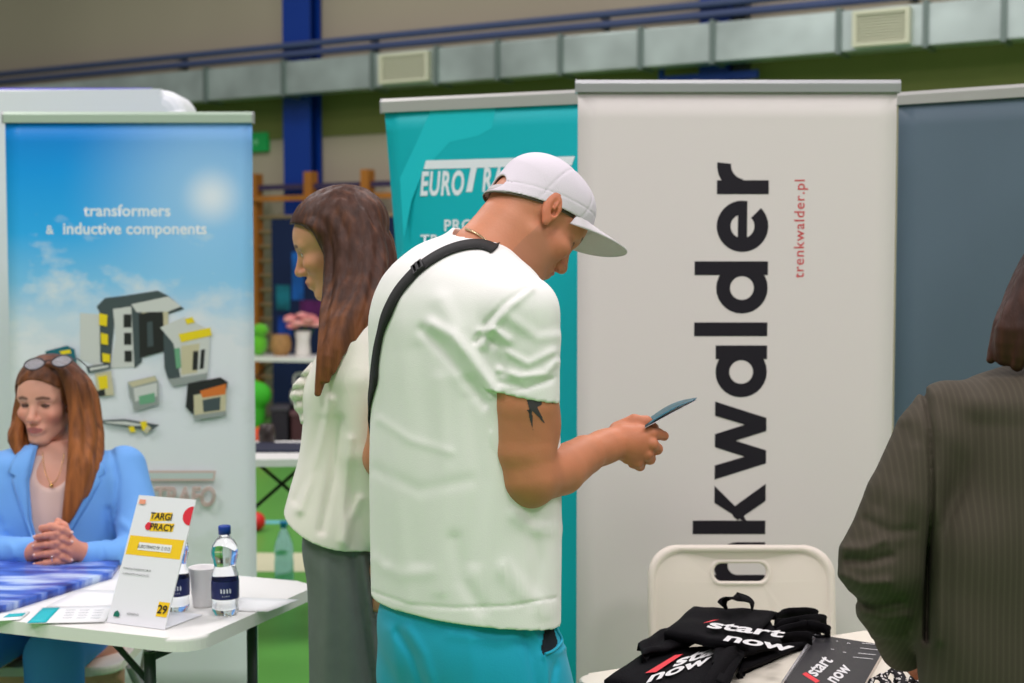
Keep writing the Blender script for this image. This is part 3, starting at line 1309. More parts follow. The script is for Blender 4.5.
def folding_table(name, corner, u, v, L, W, label, cat='table', leg_in=0.16, top_mat=None, leg_mat=None, legs=((0.12, 0.1), (0.12, -0.1), (-0.12, 0.1), (-0.12, -0.1)), group=None, h=TOP, r=0.05):
    """corner: one corner on the ground; u, v: edge directions"""
    u, v = Vector(u).normalized(), Vector(v).normalized()
    c = Vector((corner[0], corner[1], 0)) + u * L / 2 + v * W / 2
    rz = math.atan2(u.y, u.x)
    root = empty(name, c, rz, label, cat, group)
    m = MB()
    m.prism(round_rect(L, W, r, 8), h - 0.03, h, 'z')
    bmesh.ops.bevel(m.bm, geom=[e for e in m.bm.edges if abs(e.verts[0].co.z - e.verts[1].co.z) < 1e-6 and e.verts[0].co.z > h - 0.01], offset=0.008, segments=3, profile=0.5, affect='EDGES')
    m.build('table_top', top_mat or M_white, root)
    lm = leg_mat or M_dgrey
    for sx in (-1, 1):
        for sy in (-1, 1):
            m = MB()
            x, y = sx * (L / 2 - leg_in), sy * (W / 2 - 0.075)
            m.tube([(x, y, 0.0), (x, y, h - 0.06)], 0.0135, 10)
            m.lathe([(0, 0), (0.018, 0), (0.018, 0.03), (0.0, 0.032)], 12, (x, y, 0))
            m.build('leg', lm, root)
        m = MB()
        m.tube([(sx * (L / 2 - leg_in), -W / 2 + 0.075, h - 0.07), (sx * (L / 2 - leg_in), W / 2 - 0.075, h - 0.07)], 0.012, 8)
        m.build('cross_bar', lm, root)
        m = MB()
        m.tube([(sx * (L / 2 - leg_in), -W / 2 + 0.075, 0.18), (sx * (L / 2 - leg_in), W / 2 - 0.075, 0.18)], 0.009, 8)
        m.build('stretcher', lm, root)
        m = MB()
        m.tube([(sx * (L / 2 - leg_in), 0, 0.2), (sx * (L / 2 - leg_in), 0, 0.4), (sx * (L / 2 - leg_in - 0.32), 0, h - 0.06)], 0.008, 8)
        m.build('brace', lm, root)
    return root


# left table: near edge runs left and away, its right end beside the standing woman
LU = Vector((0.935, -0.355, 0)).normalized()
LV = Vector((0.355, 0.935, 0)).normalized()
L_corner = PZ(192, 641, TOP)
L_corner.z = 0
LTW = 0.58
left_table = folding_table('folding_table', L_corner - LU * 1.6, LU, LV, 1.6, LTW, 'white folding table in front of the seated woman in the blue blazer', group='white folding tables', r=0.07)
# right table: far edge from (573,677) to (840,635)
A_ = PZ(571, 676, TOP)
B_ = PZ(842, 634, TOP)
RU = (B_ - A_)
RU.z = 0
RU.normalize()
RV = Vector((RU.y, -RU.x, 0))
right_table = folding_table('folding_table', Vector((A_.x, A_.y, 0)) + RV * 0.53, RU, -RV, 1.25, 0.53, 'white folding table carrying the black tote bags', top_mat=mat('warm_white_plastic', (228, 222, 206), rough=0.45), group='white folding tables', r=0.04)
# further table behind, between the banner and the standing woman
fc = P(300, 452, 6.1)
far_table = folding_table('folding_table', Vector((-1.52, 5.72, 0)), (1, 0.05, 0), (-0.05, 1, 0), 1.1, 0.6, 'white folding table further back with a dark folder on it', leg_in=0.33, group='white folding tables', leg_mat=M_black, r=0.06)
m = MB()
m.box((-1.12, 5.95, TOP), (-0.80, 6.20, TOP + 0.012), bevel=0.003)
prop(m.build('folder', mat('dark_folder', (40, 44, 66), rough=0.5)), 'dark folder lying on the table further back', 'folder')
m = MB()
m.lathe([(0, 0), (0.035, 0), (0.038, 0.05), (0.03, 0.085), (0, 0.085)], 16, (-1.085, 6.26, TOP + 0.0))
prop(m.build('tin', mat('dark_tin', (60, 50, 48), rough=0.4)), 'small dark tin standing at the edge of the table further back', 'tin')


# ---- white folding chair
def folding_chair(loc, rz, label):
    root = empty('folding_chair', loc, rz, label, 'chair', 'white folding chairs')
    W, H = 0.462, 0.845
    plastic = mat('chair_plastic', (232, 222, 210), rough=0.42)
    # backrest: moulded panel with a grip hole; local -y is the front
    bm = bmesh.new()
    lo = 0.44
    hh = H - lo
    out = round_rect(W, hh, 0.075, 10, 0, (H + lo) / 2)
    hole = round_rect(0.132, 0.045, 0.021, 8, 0, H - 0.068)

    def ringv(pts, y, rec=0.0):
        return [bm.verts.new((p[0], y - (0.02 * (((p[0]) / (W / 2)) ** 2) - 0.02), p[1])) for p in pts]
    n = len(out)
    inner = [(p[0] * 0.93, (H + lo) / 2 + (p[1] - (H + lo) / 2) * 0.925) for p in out]
    R = {}
    for tag_, y in (('f', -0.012), ('b', 0.012)):
        R[tag_, 'o'] = ringv(out, y)
        R[tag_, 'i'] = ringv(inner, y * 1.0)
        R[tag_, 'p'] = ringv([(p[0] * 0.985, (H + lo) / 2 + (p[1] - (H + lo) / 2) * 0.985) for p in inner], y * 0.45)
        R[tag_, 'h'] = ringv(hole, y * 0.45)
        R[tag_, 'g'] = ringv([(p[0] * 1.1, H - 0.068 + (p[1] - H + 0.068) * 1.25) for p in hole], y * 0.9)
        R[tag_, 'q'] = ringv([(p[0] * 1.16, H - 0.068 + (p[1] - H + 0.068) * 1.4) for p in hole], y * 0.45)

    def bridge(a, b):
        for k in range(len(a)):
            f = bm.faces.new((a[k], a[(k + 1) % len(a)], b[(k + 1) % len(b)], b[k]))
            f.smooth = True
    for t in 'fb':
        bridge(R[t, 'o'], R[t, 'i'])
        bridge(R[t, 'i'], R[t, 'p'])
        es = []
        for key in ('p', 'q'):
            vs = R[t, key]
            for k in range(len(vs)):
                e = bm.edges.get((vs[k], vs[(k + 1) % len(vs)])) or bm.edges.new((vs[k], vs[(k + 1) % len(vs)]))
                es.append(e)
        bmesh.ops.triangle_fill(bm, edges=es, use_beauty=True)
        bridge(R[t, 'q'], R[t, 'g'])
        bridge(R[t, 'g'], R[t, 'h'])
    bridge(R['f', 'o'], R['b', 'o'])
    bridge(R['f', 'h'], R['b', 'h'])
    bmesh.ops.recalc_face_normals(bm, faces=bm.faces)
    # lean the back
    Mb = Matrix.Translation((0, 0.16, 0)) @ Matrix.Rotation(-0.12, 4, 'X')
    me = bpy.data.meshes.new('backrest')
    bm.to_mesh(me)
    bm.free()
    me.transform(Matrix.Translation((0, 0.16, lo)) @ Matrix.Rotation(-0.14, 4, 'X') @ Matrix.Translation((0, 0, -lo)))
    link('backrest', me, plastic, root)
    m = MB()
    m.prism(round_rect(0.44, 0.42, 0.07, 8, 0, -0.06), 0.43, 0.455, 'z')
    bmesh.ops.bevel(m.bm, geom=[e for e in m.bm.edges if abs(e.verts[0].co.z - e.verts[1].co.z) < 1e-6], offset=0.008, segments=2, profile=0.5, affect='EDGES')
    m.build('seat', plastic, root)
    steel = mat('chair_steel', (150, 152, 150), rough=0.4, metal=0.4)
    for s in (-1, 1):
        m = MB()
        m.tube([(s * 0.205, -0.27, 0.0), (s * 0.205, 0.13, 0.42), (s * 0.205, 0.20, 0.62)], 0.012, 8)
        m.build('leg', steel, root)
        m = MB()
        m.tube([(s * 0.225, 0.30, 0.0), (s * 0.225, -0.16, 0.43)], 0.012, 8)
        m.build('leg', steel, root)
    m = MB()
    m.tube([(-0.225, 0.225, 0.1), (0.225, 0.225, 0.1)], 0.009, 8)
    m.build('stretcher', steel, root)
    m = MB()
    m.tube([(-0.205, -0.17, 0.105), (0.205, -0.17, 0.105)], 0.009, 8)
    m.build('stretcher', steel, root)
    return root


cx_ = P(743, 550, 3.47)
chair = folding_chair((cx_.x, 3.47 - 0.2, 0), 0.0, 'white plastic folding chair standing behind the table of tote bags')
chair.location.y += 0.02


# ---- flat and folded goods on tables
def on(px, py, z=TOP):
    return PZ(px, py, z)


def slab(corners, th, z, nu=14, nv=14, wr=0.0, seed=0, droop=0.0, round_=0.25):
    """a cloth or paper slab lying at height z: corners counter-clockwise (world xy)"""
    c = [Vector((p[0], p[1], 0)) for p in corners]
    if (c[1] - c[0]).cross(c[3] - c[0]).z < 0:
        c = [c[0], c[3], c[2], c[1]]
    G = []
    r = random.Random(seed)
    ph = [r.uniform(0, 6.28) for _ in range(6)]
    for i in range(nu + 1):
        row = []
        s = i / nu
        for j in range(nv + 1):
            t = j / nv
            p = c[0] * (1 - s) * (1 - t) + c[1] * s * (1 - t) + c[2] * s * t + c[3] * (1 - s) * t
            w = wr * (math.sin(7 * s + 3 * t + ph[0]) + math.sin(11 * t - 4 * s + ph[1]) + 0.6 * math.sin(19 * s + 9 * t + ph[2])) / 2.6
            edge = min(s, 1 - s, t, 1 - t)
            e = min(1.0, edge / 0.08)
            zz = z + th + w * (0.35 + 0.65 * e) - (th * round_) * (1 - e) ** 2
            row.append(p + Vector((0, 0, zz)))
        G.append(row)
    return G


# big blue wave-print folder
fold_px = [(-60, 640), (113, 577), (120, 567), (-70, 563)]
fc_ = [on(-40, 627), on(112, 579), on(120, 567), on(-40, 560)]
m = MB()
m.sheet(slab(fc_, 0.02, TOP, 12, 10, 0.0, round_=0.1), 0.018)
wave = mat('wave_print', (60, 90, 190), rough=0.3)
nt = wave.node_tree
b = nt.nodes['Principled BSDF']
tc = nt.nodes.new('ShaderNodeTexCoord')
mp = nt.nodes.new('ShaderNodeMapping')
mp.inputs['Rotation'].default_value = (0, 0, 0.9)
mp.inputs['Scale'].default_value = (2.0, 9.0, 1)
nz = nt.nodes.new('ShaderNodeTexNoise')
nz.inputs['Scale'].default_value = 2.2
nz.inputs['Detail'].default_value = 8
cr = nt.nodes.new('ShaderNodeValToRGB')
el = cr.color_ramp.elements
el[0].position, el[0].color = 0.36, lin((40, 44, 120))
el[1].position, el[1].color = 0.66, lin((190, 210, 240))
e = el.new(0.5)
e.color = lin((70, 104, 200))
nt.links.new(tc.outputs['Object'], mp.inputs[0])
nt.links.new(mp.outputs[0], nz.inputs[0])
nt.links.new(nz.outputs['Fac'], cr.inputs[0])
nt.links.new(cr.outputs[0], b.inputs['Base Color'])
prop(m.build('folder', wave), 'large folder with a blue wave print lying before the seated woman', 'folder')

M_paper = mat('paper', (236, 238, 238), rough=0.6)


def paper(name, px, label, material=None, th=0.0015, z=TOP + 0.0005, parent=None, group=None, cat='paper'):
    c = [on(*p, z) for p in px]
    m = MB()
    m.sheet(slab(c, th, z, 4, 4, 0.0004, round_=0.0), th)
    o = m.build(name, material or M_paper, parent, ws=parent is not None)
    return prop(o, label, cat, group) if label else o


f1 = paper('leaflet', [(26, 624), (104, 622), (117, 606), (42, 608)], 'white leaflet with a turquoise corner lying near the table edge', z=TOP + 0.004)
paper('printed_corner', [(27, 623), (46, 622.5), (60, 607.5), (43, 608)], None, M_teal, z=TOP + 0.0062, th=0.0004, parent=f1)
m = MB()
for k in range(4):
    for q in range(3):
        a = on(62 + q * 14 + k * 1.2, 618 - k * 2.6, TOP + 0.007)
        a2 = on(72 + q * 14 + k * 1.2, 617.8 - k * 2.6, TOP + 0.007)
        d = (a2 - a)
        nrm = Vector((-d.y, d.x, 0)).normalized() * 0.003
        m._faces([a, a2, a2 + nrm, a + nrm], [(0, 1, 2, 3)])
m.build('printed_lines', mat('print_grey', (150, 158, 162), rough=0.6), f1, ws=True, fix=False)
f2 = paper('leaflet', [(-12, 622), (20, 620), (30, 612), (-2, 613)], 'small white leaflet with a turquoise stripe at the left end of the table', z=TOP + 0.002)
paper('printed_stripe', [(3, 617.5), (22, 616), (26, 613), (9, 614)], None, M_teal, z=TOP + 0.0042, th=0.0004, parent=f2)
paper('paper_sheet', [(46, 607), (136, 606), (130, 592), (80, 590)], 'plain white sheet lying beside the blue folder', z=TOP + 0.001)
paper('paper_sheet', [(226, 611), (268, 612), (299, 600), (240, 598)], 'plain white sheet lying beside the right-hand water bottle', z=TOP + 0.001)

# ---- table sign: a folded card leaning back on its foot
BL, BR = on(107.5, 622.5), on(165.5, 630)
dB = (BR - BL)
dB.z = 0
nb = dB.normalized()
TL = PP(138.5, 494.8, BL, nb)
TR = PP(197.8, 501, BR, nb)
hgt = (TL - BL).length
up = ((TL - BL) + (TR - BR)).normalized()
wS = dB.length
fr = frame_M(BL, nb, up)          # x along the bottom edge, y up the face, z out of the face
out = fr.to_3x3() @ Vector((0, 0, 1))
root = empty('table_sign', BL.lerp(BR, 0.5), 0, 'white tilted table sign with a yellow band standing on the left table', 'sign')
back = Vector((-out.x, -out.y, 0)).normalized()
if back.y < 0:
    back = -back
    out = -out
m = MB()
G = [[BL + nb * (wS * j / 4) + up * (hgt * i / 8) for j in range(5)] for i in range(9)]
m.sheet(G, 0.003, smooth=False)
m.build('panel', mat('sign_card', (232, 234, 238), rough=0.35), root, ws=True)
m = MB()
b0 = BL + Vector((0, 0, 0.002)) + back * 0.004
G = [[b0 + nb * (wS * j / 2) + back * (0.13 * i / 3) for j in range(3)] for i in range(4)]
m.sheet(G, 0.0015, smooth=False)
m.build('foot', mat('sign_card', (232, 234, 238)), root, ws=True)
fz = 1 if (fr.to_3x3() @ Vector((0, 0, 1))).dot(out) > 0 else -1
toC = (CO - BL).normalized()
sgn = 1 if (fr.to_3x3() @ Vector((0, 0, 1))).dot(toC) > 0 else -1
lay = [0]


def sface(m, pts, mi=0):
    lay[0] += 1
    e = sgn * (0.0032 + 0.0002 * lay[0])
    m.mi = mi
    m._faces([fr @ Vector((x * wS, yy * hgt, e)) for x, yy in pts], [tuple(range(len(pts)))])


def stext(body, x, yy, size, material, align='CENTER', bold=0.0, sx=1.0):
    lay[0] += 1
    Mx = frame_M(fr @ Vector((x * wS, yy * hgt, sgn * (0.0032 + 0.0002 * lay[0]))), nb, up)
    text('lettering', body, size * hgt, material, Mx, root, 0, bold * size * hgt, align, sx=sx)


YEL = mat('sign_yellow', (246, 204, 30), rough=0.5)
RED = mat('sign_red', (220, 44, 60), rough=0.5)
INK = mat('sign_ink', (30, 30, 34), rough=0.5)
for pts_, nm in (([(0.03, 0.53), (0.97, 0.53), (0.97, 0.68), (0.03, 0.68)], 'yellow_band'), ([(0.30, 0.80), (0.66, 0.82), (0.66, 0.885), (0.30, 0.87)], 'yellow_patch'),
                 ([(0.34, 0.725), (0.74, 0.735), (0.74, 0.80), (0.34, 0.79)], 'yellow_patch'), ([(0.80, 0.09), (0.985, 0.09), (0.985, 0.20), (0.80, 0.20)], 'number_square')):
    m = MB()
    sface(m, pts_)
    m.build(nm, YEL, root, ws=True, fix=False)
m = MB()
sface(m, [(0.22, 0.572), (0.79, 0.572), (0.79, 0.632), (0.22, 0.632)])
m.build('name_strip', M_paper, root, ws=True, fix=False)
m = MB()
sface(m, [(1.0, 0.80)] + [(1.0 - 0.15 * math.sin(t), 0.87 + 0.075 * -math.cos(t)) for t in [math.pi * i / 10 for i in range(11)]] + [(1.0, 0.945)])
m.build('red_half_disc', RED, root, ws=True, fix=False)
m = MB()
sface(m, [(0.31 + 0.06 * math.cos(t), 0.762 + 0.032 * math.sin(t)) for t in [2 * math.pi * i / 14 for i in range(14)]])
m.build('red_dot', RED, root, ws=True, fix=False)
stext('TARGI', 0.49, 0.822, 0.072, INK, bold=0.02)
stext('PRACY', 0.54, 0.738, 0.072, INK, bold=0.02)
stext('EUROTRAFO SP. Z O.O.', 0.50, 0.588, 0.036, INK, sx=0.82)
stext('PRODUKCJA TRANSFORMATOR\u00d3W', 0.06, 0.415, 0.019, INK, 'LEFT', sx=0.85)
stext('I KOMPONENT\u00d3W INDUKCYJNYCH', 0.06, 0.375, 0.019, INK, 'LEFT', sx=0.82)
stext('29', 0.892, 0.115, 0.088, INK, bold=0.02)
stext('SKIERNIEWICE', 0.42, 0.075, 0.022, INK, sx=0.8)
m = MB()
sface(m, [(0.10, 0.05), (0.20, 0.05), (0.20, 0.075), (0.15, 0.098), (0.10, 0.08)])
m.build('green_print', mat('sign_green', (10, 110, 90), rough=0.5), root, ws=True, fix=False)
m = MB()
sface(m, [(0.05, 0.93), (0.16, 0.93), (0.16, 0.965), (0.05, 0.965)])
m.build('orange_print', mat('sign_orange', (240, 160, 130), rough=0.5), root, ws=True, fix=False)

# ---- water bottles
M_pet = mat('clear_bottle', (246, 250, 252), rough=0.03, trans=1.0, ior=1.30, spec=0.5)
M_navy = mat('navy_label', (36, 44, 96), rough=0.4)
M_cap = mat('blue_cap', (20, 60, 150), rough=0.4)


def bottle(loc, h, label, group='water bottles on the left table'):
    root = empty('water_bottle', loc, 0.4, label, 'bottle', group)
    k = h / 0.215
    prof = [(0, 0.004), (0.018, 0.0), (0.026, 0.002), (0.0315, 0.012), (0.032, 0.02), (0.0305, 0.03), (0.0325, 0.04), (0.0325, 0.086), (0.0315, 0.098), (0.027, 0.112), (0.0255, 0.120), (0.028, 0.130),
            (0.0318, 0.145), (0.0318, 0.155), (0.029, 0.168), (0.022, 0.180), (0.014, 0.189), (0.0125, 0.193), (0.0125, 0.199), (0, 0.199)]
    m = MB()
    m.lathe([(r * k, z * k) for r, z in prof], 32)
    m.build('bottle_body', M_pet, root)
    m = MB()
    m.lathe([(r * k, z * k) for r, z in ((0.0329, 0.042), (0.0332, 0.044), (0.0332, 0.083), (0.0329, 0.085))], 32)
    lb = m.build('label_band', M_navy, root)
    for a0 in (0.4, 2.6, 4.6):
        m = MB()
        for z0, z1, aw in ((0.058, 0.070, 0.42), (0.050, 0.053, 0.3)):
            vs = []
            N = 8
            for i in range(N + 1):
                a = a0 - aw + 2 * aw * i / N
                for z in (z0, z1 - (0.003 if i % 2 else 0)):
                    vs.append(Vector((0.0336 * k * math.cos(a), 0.0336 * k * math.sin(a), z * k)))
            for i in range(0, N, 2):
                m._faces([vs[2 * i], vs[2 * i + 2], vs[2 * i + 3], vs[2 * i + 1]], [(0, 1, 2, 3)])
        m.build('label_print', mat('label_white', (214, 218, 230), rough=0.5), lb, fix=False)
    m = MB()
    m.lathe([(r * k, z * k) for r, z in ((0, 0.2155), (0.0135, 0.2155), (0.0148, 0.2135), (0.0150, 0.1955), (0.0128, 0.1955))], 24)
    m.build('cap', M_cap, root)
    return root


bottle(on(225.5, 614.5), 0.205, 'water bottle with blue cap standing by the white sheet')
bottle(on(176.5, 611), 0.20, 'water bottle half hidden behind the table sign')
cb = on(203.5, 606)
m = MB()
m.lathe([(0, 0.002), (0.022, 0.0), (0.025, 0.003), (0.0325, 0.090), (0.034, 0.092), (0.0325, 0.093), (0.0305, 0.090), (0.023, 0.006), (0, 0.006)], 28, cb)
prop(m.build('paper_cup', mat('white_cup', (248, 246, 246), rough=0.6)), 'plain white cup standing between the two water bottles', 'cup')

# ------------------------------------------------------------------ the far corner: small table with flowers, basket and toys
FY = 12.0
ft = P(262, 356, FY)
far_w = folding_table('folding_table', Vector((ft.x - 0.45, FY - 0.1, 0)), (0.97, -0.24, 0), (0.24, 0.97, 0), 1.3, 0.5, 'narrow white table with flowers in front of the navy display board', group='white folding tables', h=ft.z, leg_mat=M_dgrey)
TZ = ft.z


def far(px, dy=0.12):
    p = P(px, 356, FY + dy)
    return Vector((p.x, p.y, TZ))


c = far(303, 0.05)
root = empty('flower_vase', c, 0, 'white vase of pink flowers on the far narrow table', 'vase of flowers')
m = MB()
m.lathe([(0, 0), (0.06, 0), (0.065, 0.02), (0.057, 0.12), (0.068, 0.21), (0.060, 0.21), (0.050, 0.12), (0.05, 0.02), (0, 0.02)], 24)
m.build('vase', mat('white_glaze', (232, 230, 222), rough=0.3), root)
r = random.Random(3)
for k in range(14):
    a, rr = r.uniform(0, 6.28), 0.125 * math.sqrt(r.random())
    x, y, z = rr * math.cos(a), rr * math.sin(a) * 0.7, 0.27 + 0.09 * r.random() - rr * 0.25
    m = MB()
    for q in range(7):
        t = q * 6.28 / 6
        o_ = (0, 0, 0.01) if q == 6 else (0.028 * math.cos(t), 0.028 * math.sin(t), 0)
        m.ball((x + o_[0], y + o_[1], z + o_[2]), (0.028, 0.028, 0.02), 8, 6)
    fl_ = m.build('flower', mat('pink_petals_%d' % (k % 2), ((236, 168, 160), (226, 140, 140))[k % 2], rough=0.7), root)
    m = MB()
    m.tube([(x, y, z), (x * 0.3, y * 0.3, 0.12)], 0.004, 5)
    m.build('stem', mat('stem_green', (60, 100, 50), rough=0.6), fl_)

c = far(281, 0.05)
m = MB()
m.lathe([(0, 0), (0.055, 0), (0.085, 0.05), (0.092, 0.10), (0.08, 0.16), (0.066, 0.18), (0.062, 0.175), (0.074, 0.155), (0.084, 0.10), (0.075, 0.05), (0.05, 0.015), (0, 0.015)], 24, c)
prop(m.build('wicker_basket', mat('wicker', (168, 128, 78), rough=0.7, bump=0.8, bscale=40, var=0.2)), 'round wicker basket on the far narrow table', 'basket')
c = far(259, 0.05)
root = empty('plush_toy', c, 0, 'green plush toy on the far narrow table by the edge of the sky banner', 'toy')
m = MB()
m.ball((0, 0, 0.10), (0.075, 0.08, 0.10))
m.build('body', mat('lime_plush', (96, 190, 40), rough=0.95, sheen=0.4), root)
m = MB()
m.ball((0.02, -0.03, 0.22), (0.07, 0.06, 0.055))
m.build('head', mat('lime_plush', (96, 190, 40)), root)

# under and in front of that table
S = Sculpt((-2.6, 11.2, 0.0), (-1.7, 12.2, 0.75), 0.02)
bx_ = P(246, 398, 11.75)
S.ell((bx_.x, 11.75, 0.30), (0.16, 0.13, 0.30), None, 0.02)
S.ell((bx_.x + 0.10, 11.7, 0.44), (0.12, 0.09, 0.11), None, 0.03)
S.ell((bx_.x - 0.05, 11.68, 0.52), (0.10, 0.09, 0.09), None, 0.03)
S.cut(lambda X, Y, Z: 0.0 - Z + 0 * X + 0 * Y)
o = link('beanbag', sdf_mesh('beanbag', [S.mesh()]), mat('lime_fabric', (70, 190, 50), rough=0.8))
prop(o, 'bright green beanbag on the floor beside the far narrow table', 'beanbag')
p = P(258, 388, 11.5)
m = MB()
m.ball((0, 0, 0), 0.10)
o = m.build('ball', mat('orange_rubber', (230, 80, 40), rough=0.5))
o.location = (p.x + 0.02, 11.5, 0.10)
prop(o, 'orange ball on the floor in front of the green beanbag', 'ball')
for k, (px, w, h_, d, c_, lab) in enumerate(((282, 0.14, 0.30, 0.3, (44, 40, 50), 'dark storage box on the floor under the far narrow table'), (304, 0.20, 0.26, 0.3, (78, 44, 50), 'maroon storage box on the floor under the far narrow table'))):
    q = P(px, 400, 11.85)
    root = empty('storage_box', (q.x, 11.85, 0), 0.1 * k, lab, 'box', 'boxes under the far table')
    m = MB()
    m.box((-w / 2, -d / 2, 0), (w / 2, d / 2, h_), bevel=0.015)
    m.build('body', mat('box_%d' % c_[0], c_, rough=0.6), root)
    m = MB()
    m.box((-w / 2 - 0.01, -d / 2 - 0.01, h_ + 0.001), (w / 2 + 0.01, d / 2 + 0.01, h_ + 0.04), bevel=0.012)
    m.build('lid', mat('lid_%d' % c_[0], tuple(min(255, v + 30) for v in c_), rough=0.6), root)
q = P(301, 372, 11.82)
m = MB()
m.ball((0, 0, 0.11), (0.10, 0.10, 0.11))
m.tube(smooth_path([(-0.06, 0, 0.20), (-0.05, 0, 0.29), (0.05, 0, 0.29), (0.06, 0, 0.20)], 5), 0.012, 8)
o = m.build('fabric_bag', mat('pale_bag', (206, 198, 200), rough=0.8))
o.location = (q.x, 11.85, 0.302)
prop(o, 'pale fabric bag standing on the maroon box under the far table', 'bag')

# red ball on the floor by the sky banner, tall bottle behind the left table
p = PZ(256, 531, 0.0)
m = MB()
m.ball((0, 0, 0), 0.055)
o = m.build('ball', mat('red_rubber', (210, 40, 40), rough=0.45))
o.location = (p.x, p.y, 0.055)
prop(o, 'small red ball on the green floor at the edge of the sky banner', 'ball')
pb = P(284, 560, 6.55)
root = empty('water_bottle', (pb.x, 6.55, 0), 0, 'large bluish water bottle with blue cap standing on the green floor', 'bottle')
m = MB()
m.lathe([(0, 0.0), (0.04, 0.0), (0.045, 0.012), (0.045, 0.15), (0.042, 0.17), (0.045, 0.19), (0.042, 0.23), (0.022, 0.285), (0.014, 0.30), (0.014, 0.312), (0, 0.312)], 24)
m.build('bottle_body', mat('blue_pet', (170, 226, 236), rough=0.05, trans=0.75, ior=1.2), root)
m = MB()
m.lathe([(0, 0.338), (0.016, 0.338), (0.017, 0.334), (0.017, 0.308), (0.0145, 0.308)], 20)
m.build('cap', mat('bright_blue_cap', (40, 150, 214), rough=0.4), root)

# ------------------------------------------------------------------ tote bags, notebook and lanyards on the right table
M_bag = mat('black_cotton', (17, 16, 19), rough=0.9, spec=0.15, bump=0.25, bscale=300, var=0.1, vscale=20)
M_bagw = mat('print_chalk', (222, 222, 222), rough=0.7)
M_bagr = mat('print_coral', (226, 66, 74), rough=0.7)


def flat_text(body, px, px_x, px_y, h_px, z, material, parent, bold=0.03, sx=1.0, name='lettering'):
    """text lying on the table: baseline start, a second point on the baseline and a point above the start"""
    o, a, b = on(*px, z), on(*px_x, z), on(*px_y, z)
    size = (b - o).length * 1.4
    X, Yv = (a - o).normalized(), (b - o).normalized()
    M = Matrix(((X.x, Yv.x, 0, o.x), (X.y, Yv.y, 0, o.y), (X.z, Yv.z, 1, o.z), (0, 0, 0, 1)))
    return text(name, body, size, material, M, parent, 0, bold * size, 'LEFT', sx=sx)


def tote(px, th, z, label, wr=0.006, seed=0, straps=(), letters=None):
    c = [on(*p, z + th) for p in px]
    m = MB()
    m.sheet(slab(c, th, z, 22, 22, wr, seed), th * 0.96)
    o = m.build('tote_bag', M_bag)
    prop(o, label, 'tote bag', 'black tote bags on the right table')
    for pts in straps:
        m = MB()
        P3 = smooth_path([on(x, y, zz) for x, y, zz in pts], 6)
        ax = []
        for i, p in enumerate(P3):
            t = P3[min(i + 1, len(P3) - 1)] - P3[max(i - 1, 0)]
            n_ = t.cross(Vector((0.25, -0.5, 0.8)))
            ax.append(n_ if n_.length > 1e-6 else Vector((0, 0, 1)))
        ribbon(m, P3, 0.013, ax, 0.002)
        m.build('strap', M_bag, o, ws=True)
    return o


b1 = tote([(738, 670), (746, 646), (788, 622), (806, 642)], 0.018, TOP, 'bottom black tote bag of the pile at its right-hand side', 0.003, 3)
b3 = tote([(604, 677), (644, 650), (748, 640), (720, 699)], 0.022, TOP, 'front black tote bag with the large slanted white print nearest the table corner', 0.003, 1,
          straps=[[(722, 684, TOP + 0.03), (731, 664, TOP + 0.045), (738, 652, TOP + 0.05), (728, 655, TOP + 0.055), (714, 676, TOP + 0.04), (706, 690, TOP + 0.025)]])
b2 = tote([(712, 660), (716, 632), (770, 618), (782, 640)], 0.020, TOP + 0.026, 'black tote bag in the middle of the pile under the top one', 0.004, 5)
b5 = tote([(642, 653), (638, 640), (684, 619), (712, 633)], 0.018, TOP + 0.025, 'black tote bag folded over the back of the front one with its plain side up', 0.007, 7)
b4 = tote([(664, 630), (694, 604), (777, 610), (748, 642)], 0.018, TOP + 0.047, 'topmost black tote bag at the back of the pile with a strap loop', 0.0055, 2,
          straps=[[(722, 606, TOP + 0.075), (727, 600, TOP + 0.09), (737, 597, TOP + 0.105), (748, 600, TOP + 0.092), (753, 607, TOP + 0.075)]])
for o, zz, sl_, a, bx, by, c, cx2, cy2 in (
        (b3, TOP + 0.0265, [(645, 673), (656, 672), (683, 654), (675, 655)], (672, 667), (694, 660), (680, 656), (645, 683), (667, 676), (653, 672)),
        (b4, TOP + 0.0725, [(703, 623), (709, 622), (719, 619.5), (712, 620)], (706, 627), (728, 630.0), (713, 620), (722, 640), (740, 643.0), (729, 633))):
    m = MB()
    q = [on(x, y, zz) for x, y in sl_]
    m._faces(q, [(0, 1, 2, 3)])
    m.build('red_slash', M_bagr, o, ws=True, fix=False)
    flat_text('start', a, bx, by, 0, zz, M_bagw, o)
    flat_text('now', c, cx2, cy2, 0, zz, M_bagw, o)
# loose black strap bundle of the bags underneath
for k, (x0, y0, x1, y1) in enumerate(((770, 632, 826, 622), (768, 640, 820, 628), (774, 624, 830, 632), (764, 646, 812, 640), (776, 618, 818, 616))):
    m = MB()
    r = random.Random(k)
    mx_, my_ = (x0 + x1) / 2, (y0 + y1) / 2 - 4
    P3 = smooth_path([on(x0, y0, TOP + 0.03), on(mx_ - 8, my_, TOP + 0.045 - 0.004 * k), on(x1 - 6, y1 - 3, TOP + 0.035), on(x1, y1 + 4, TOP + 0.012), on(x1 - 14, y1 + 8, TOP + 0.006), on(x0 + 6, y0 + 9, TOP + 0.01)], 6)
    ribbon(m, P3, 0.013, [Vector((0.3 * math.sin(i), -0.4, 1)) for i in range(len(P3))], 0.002)
    m.build('strap', M_bag, (b1, b2)[k % 2], ws=True)
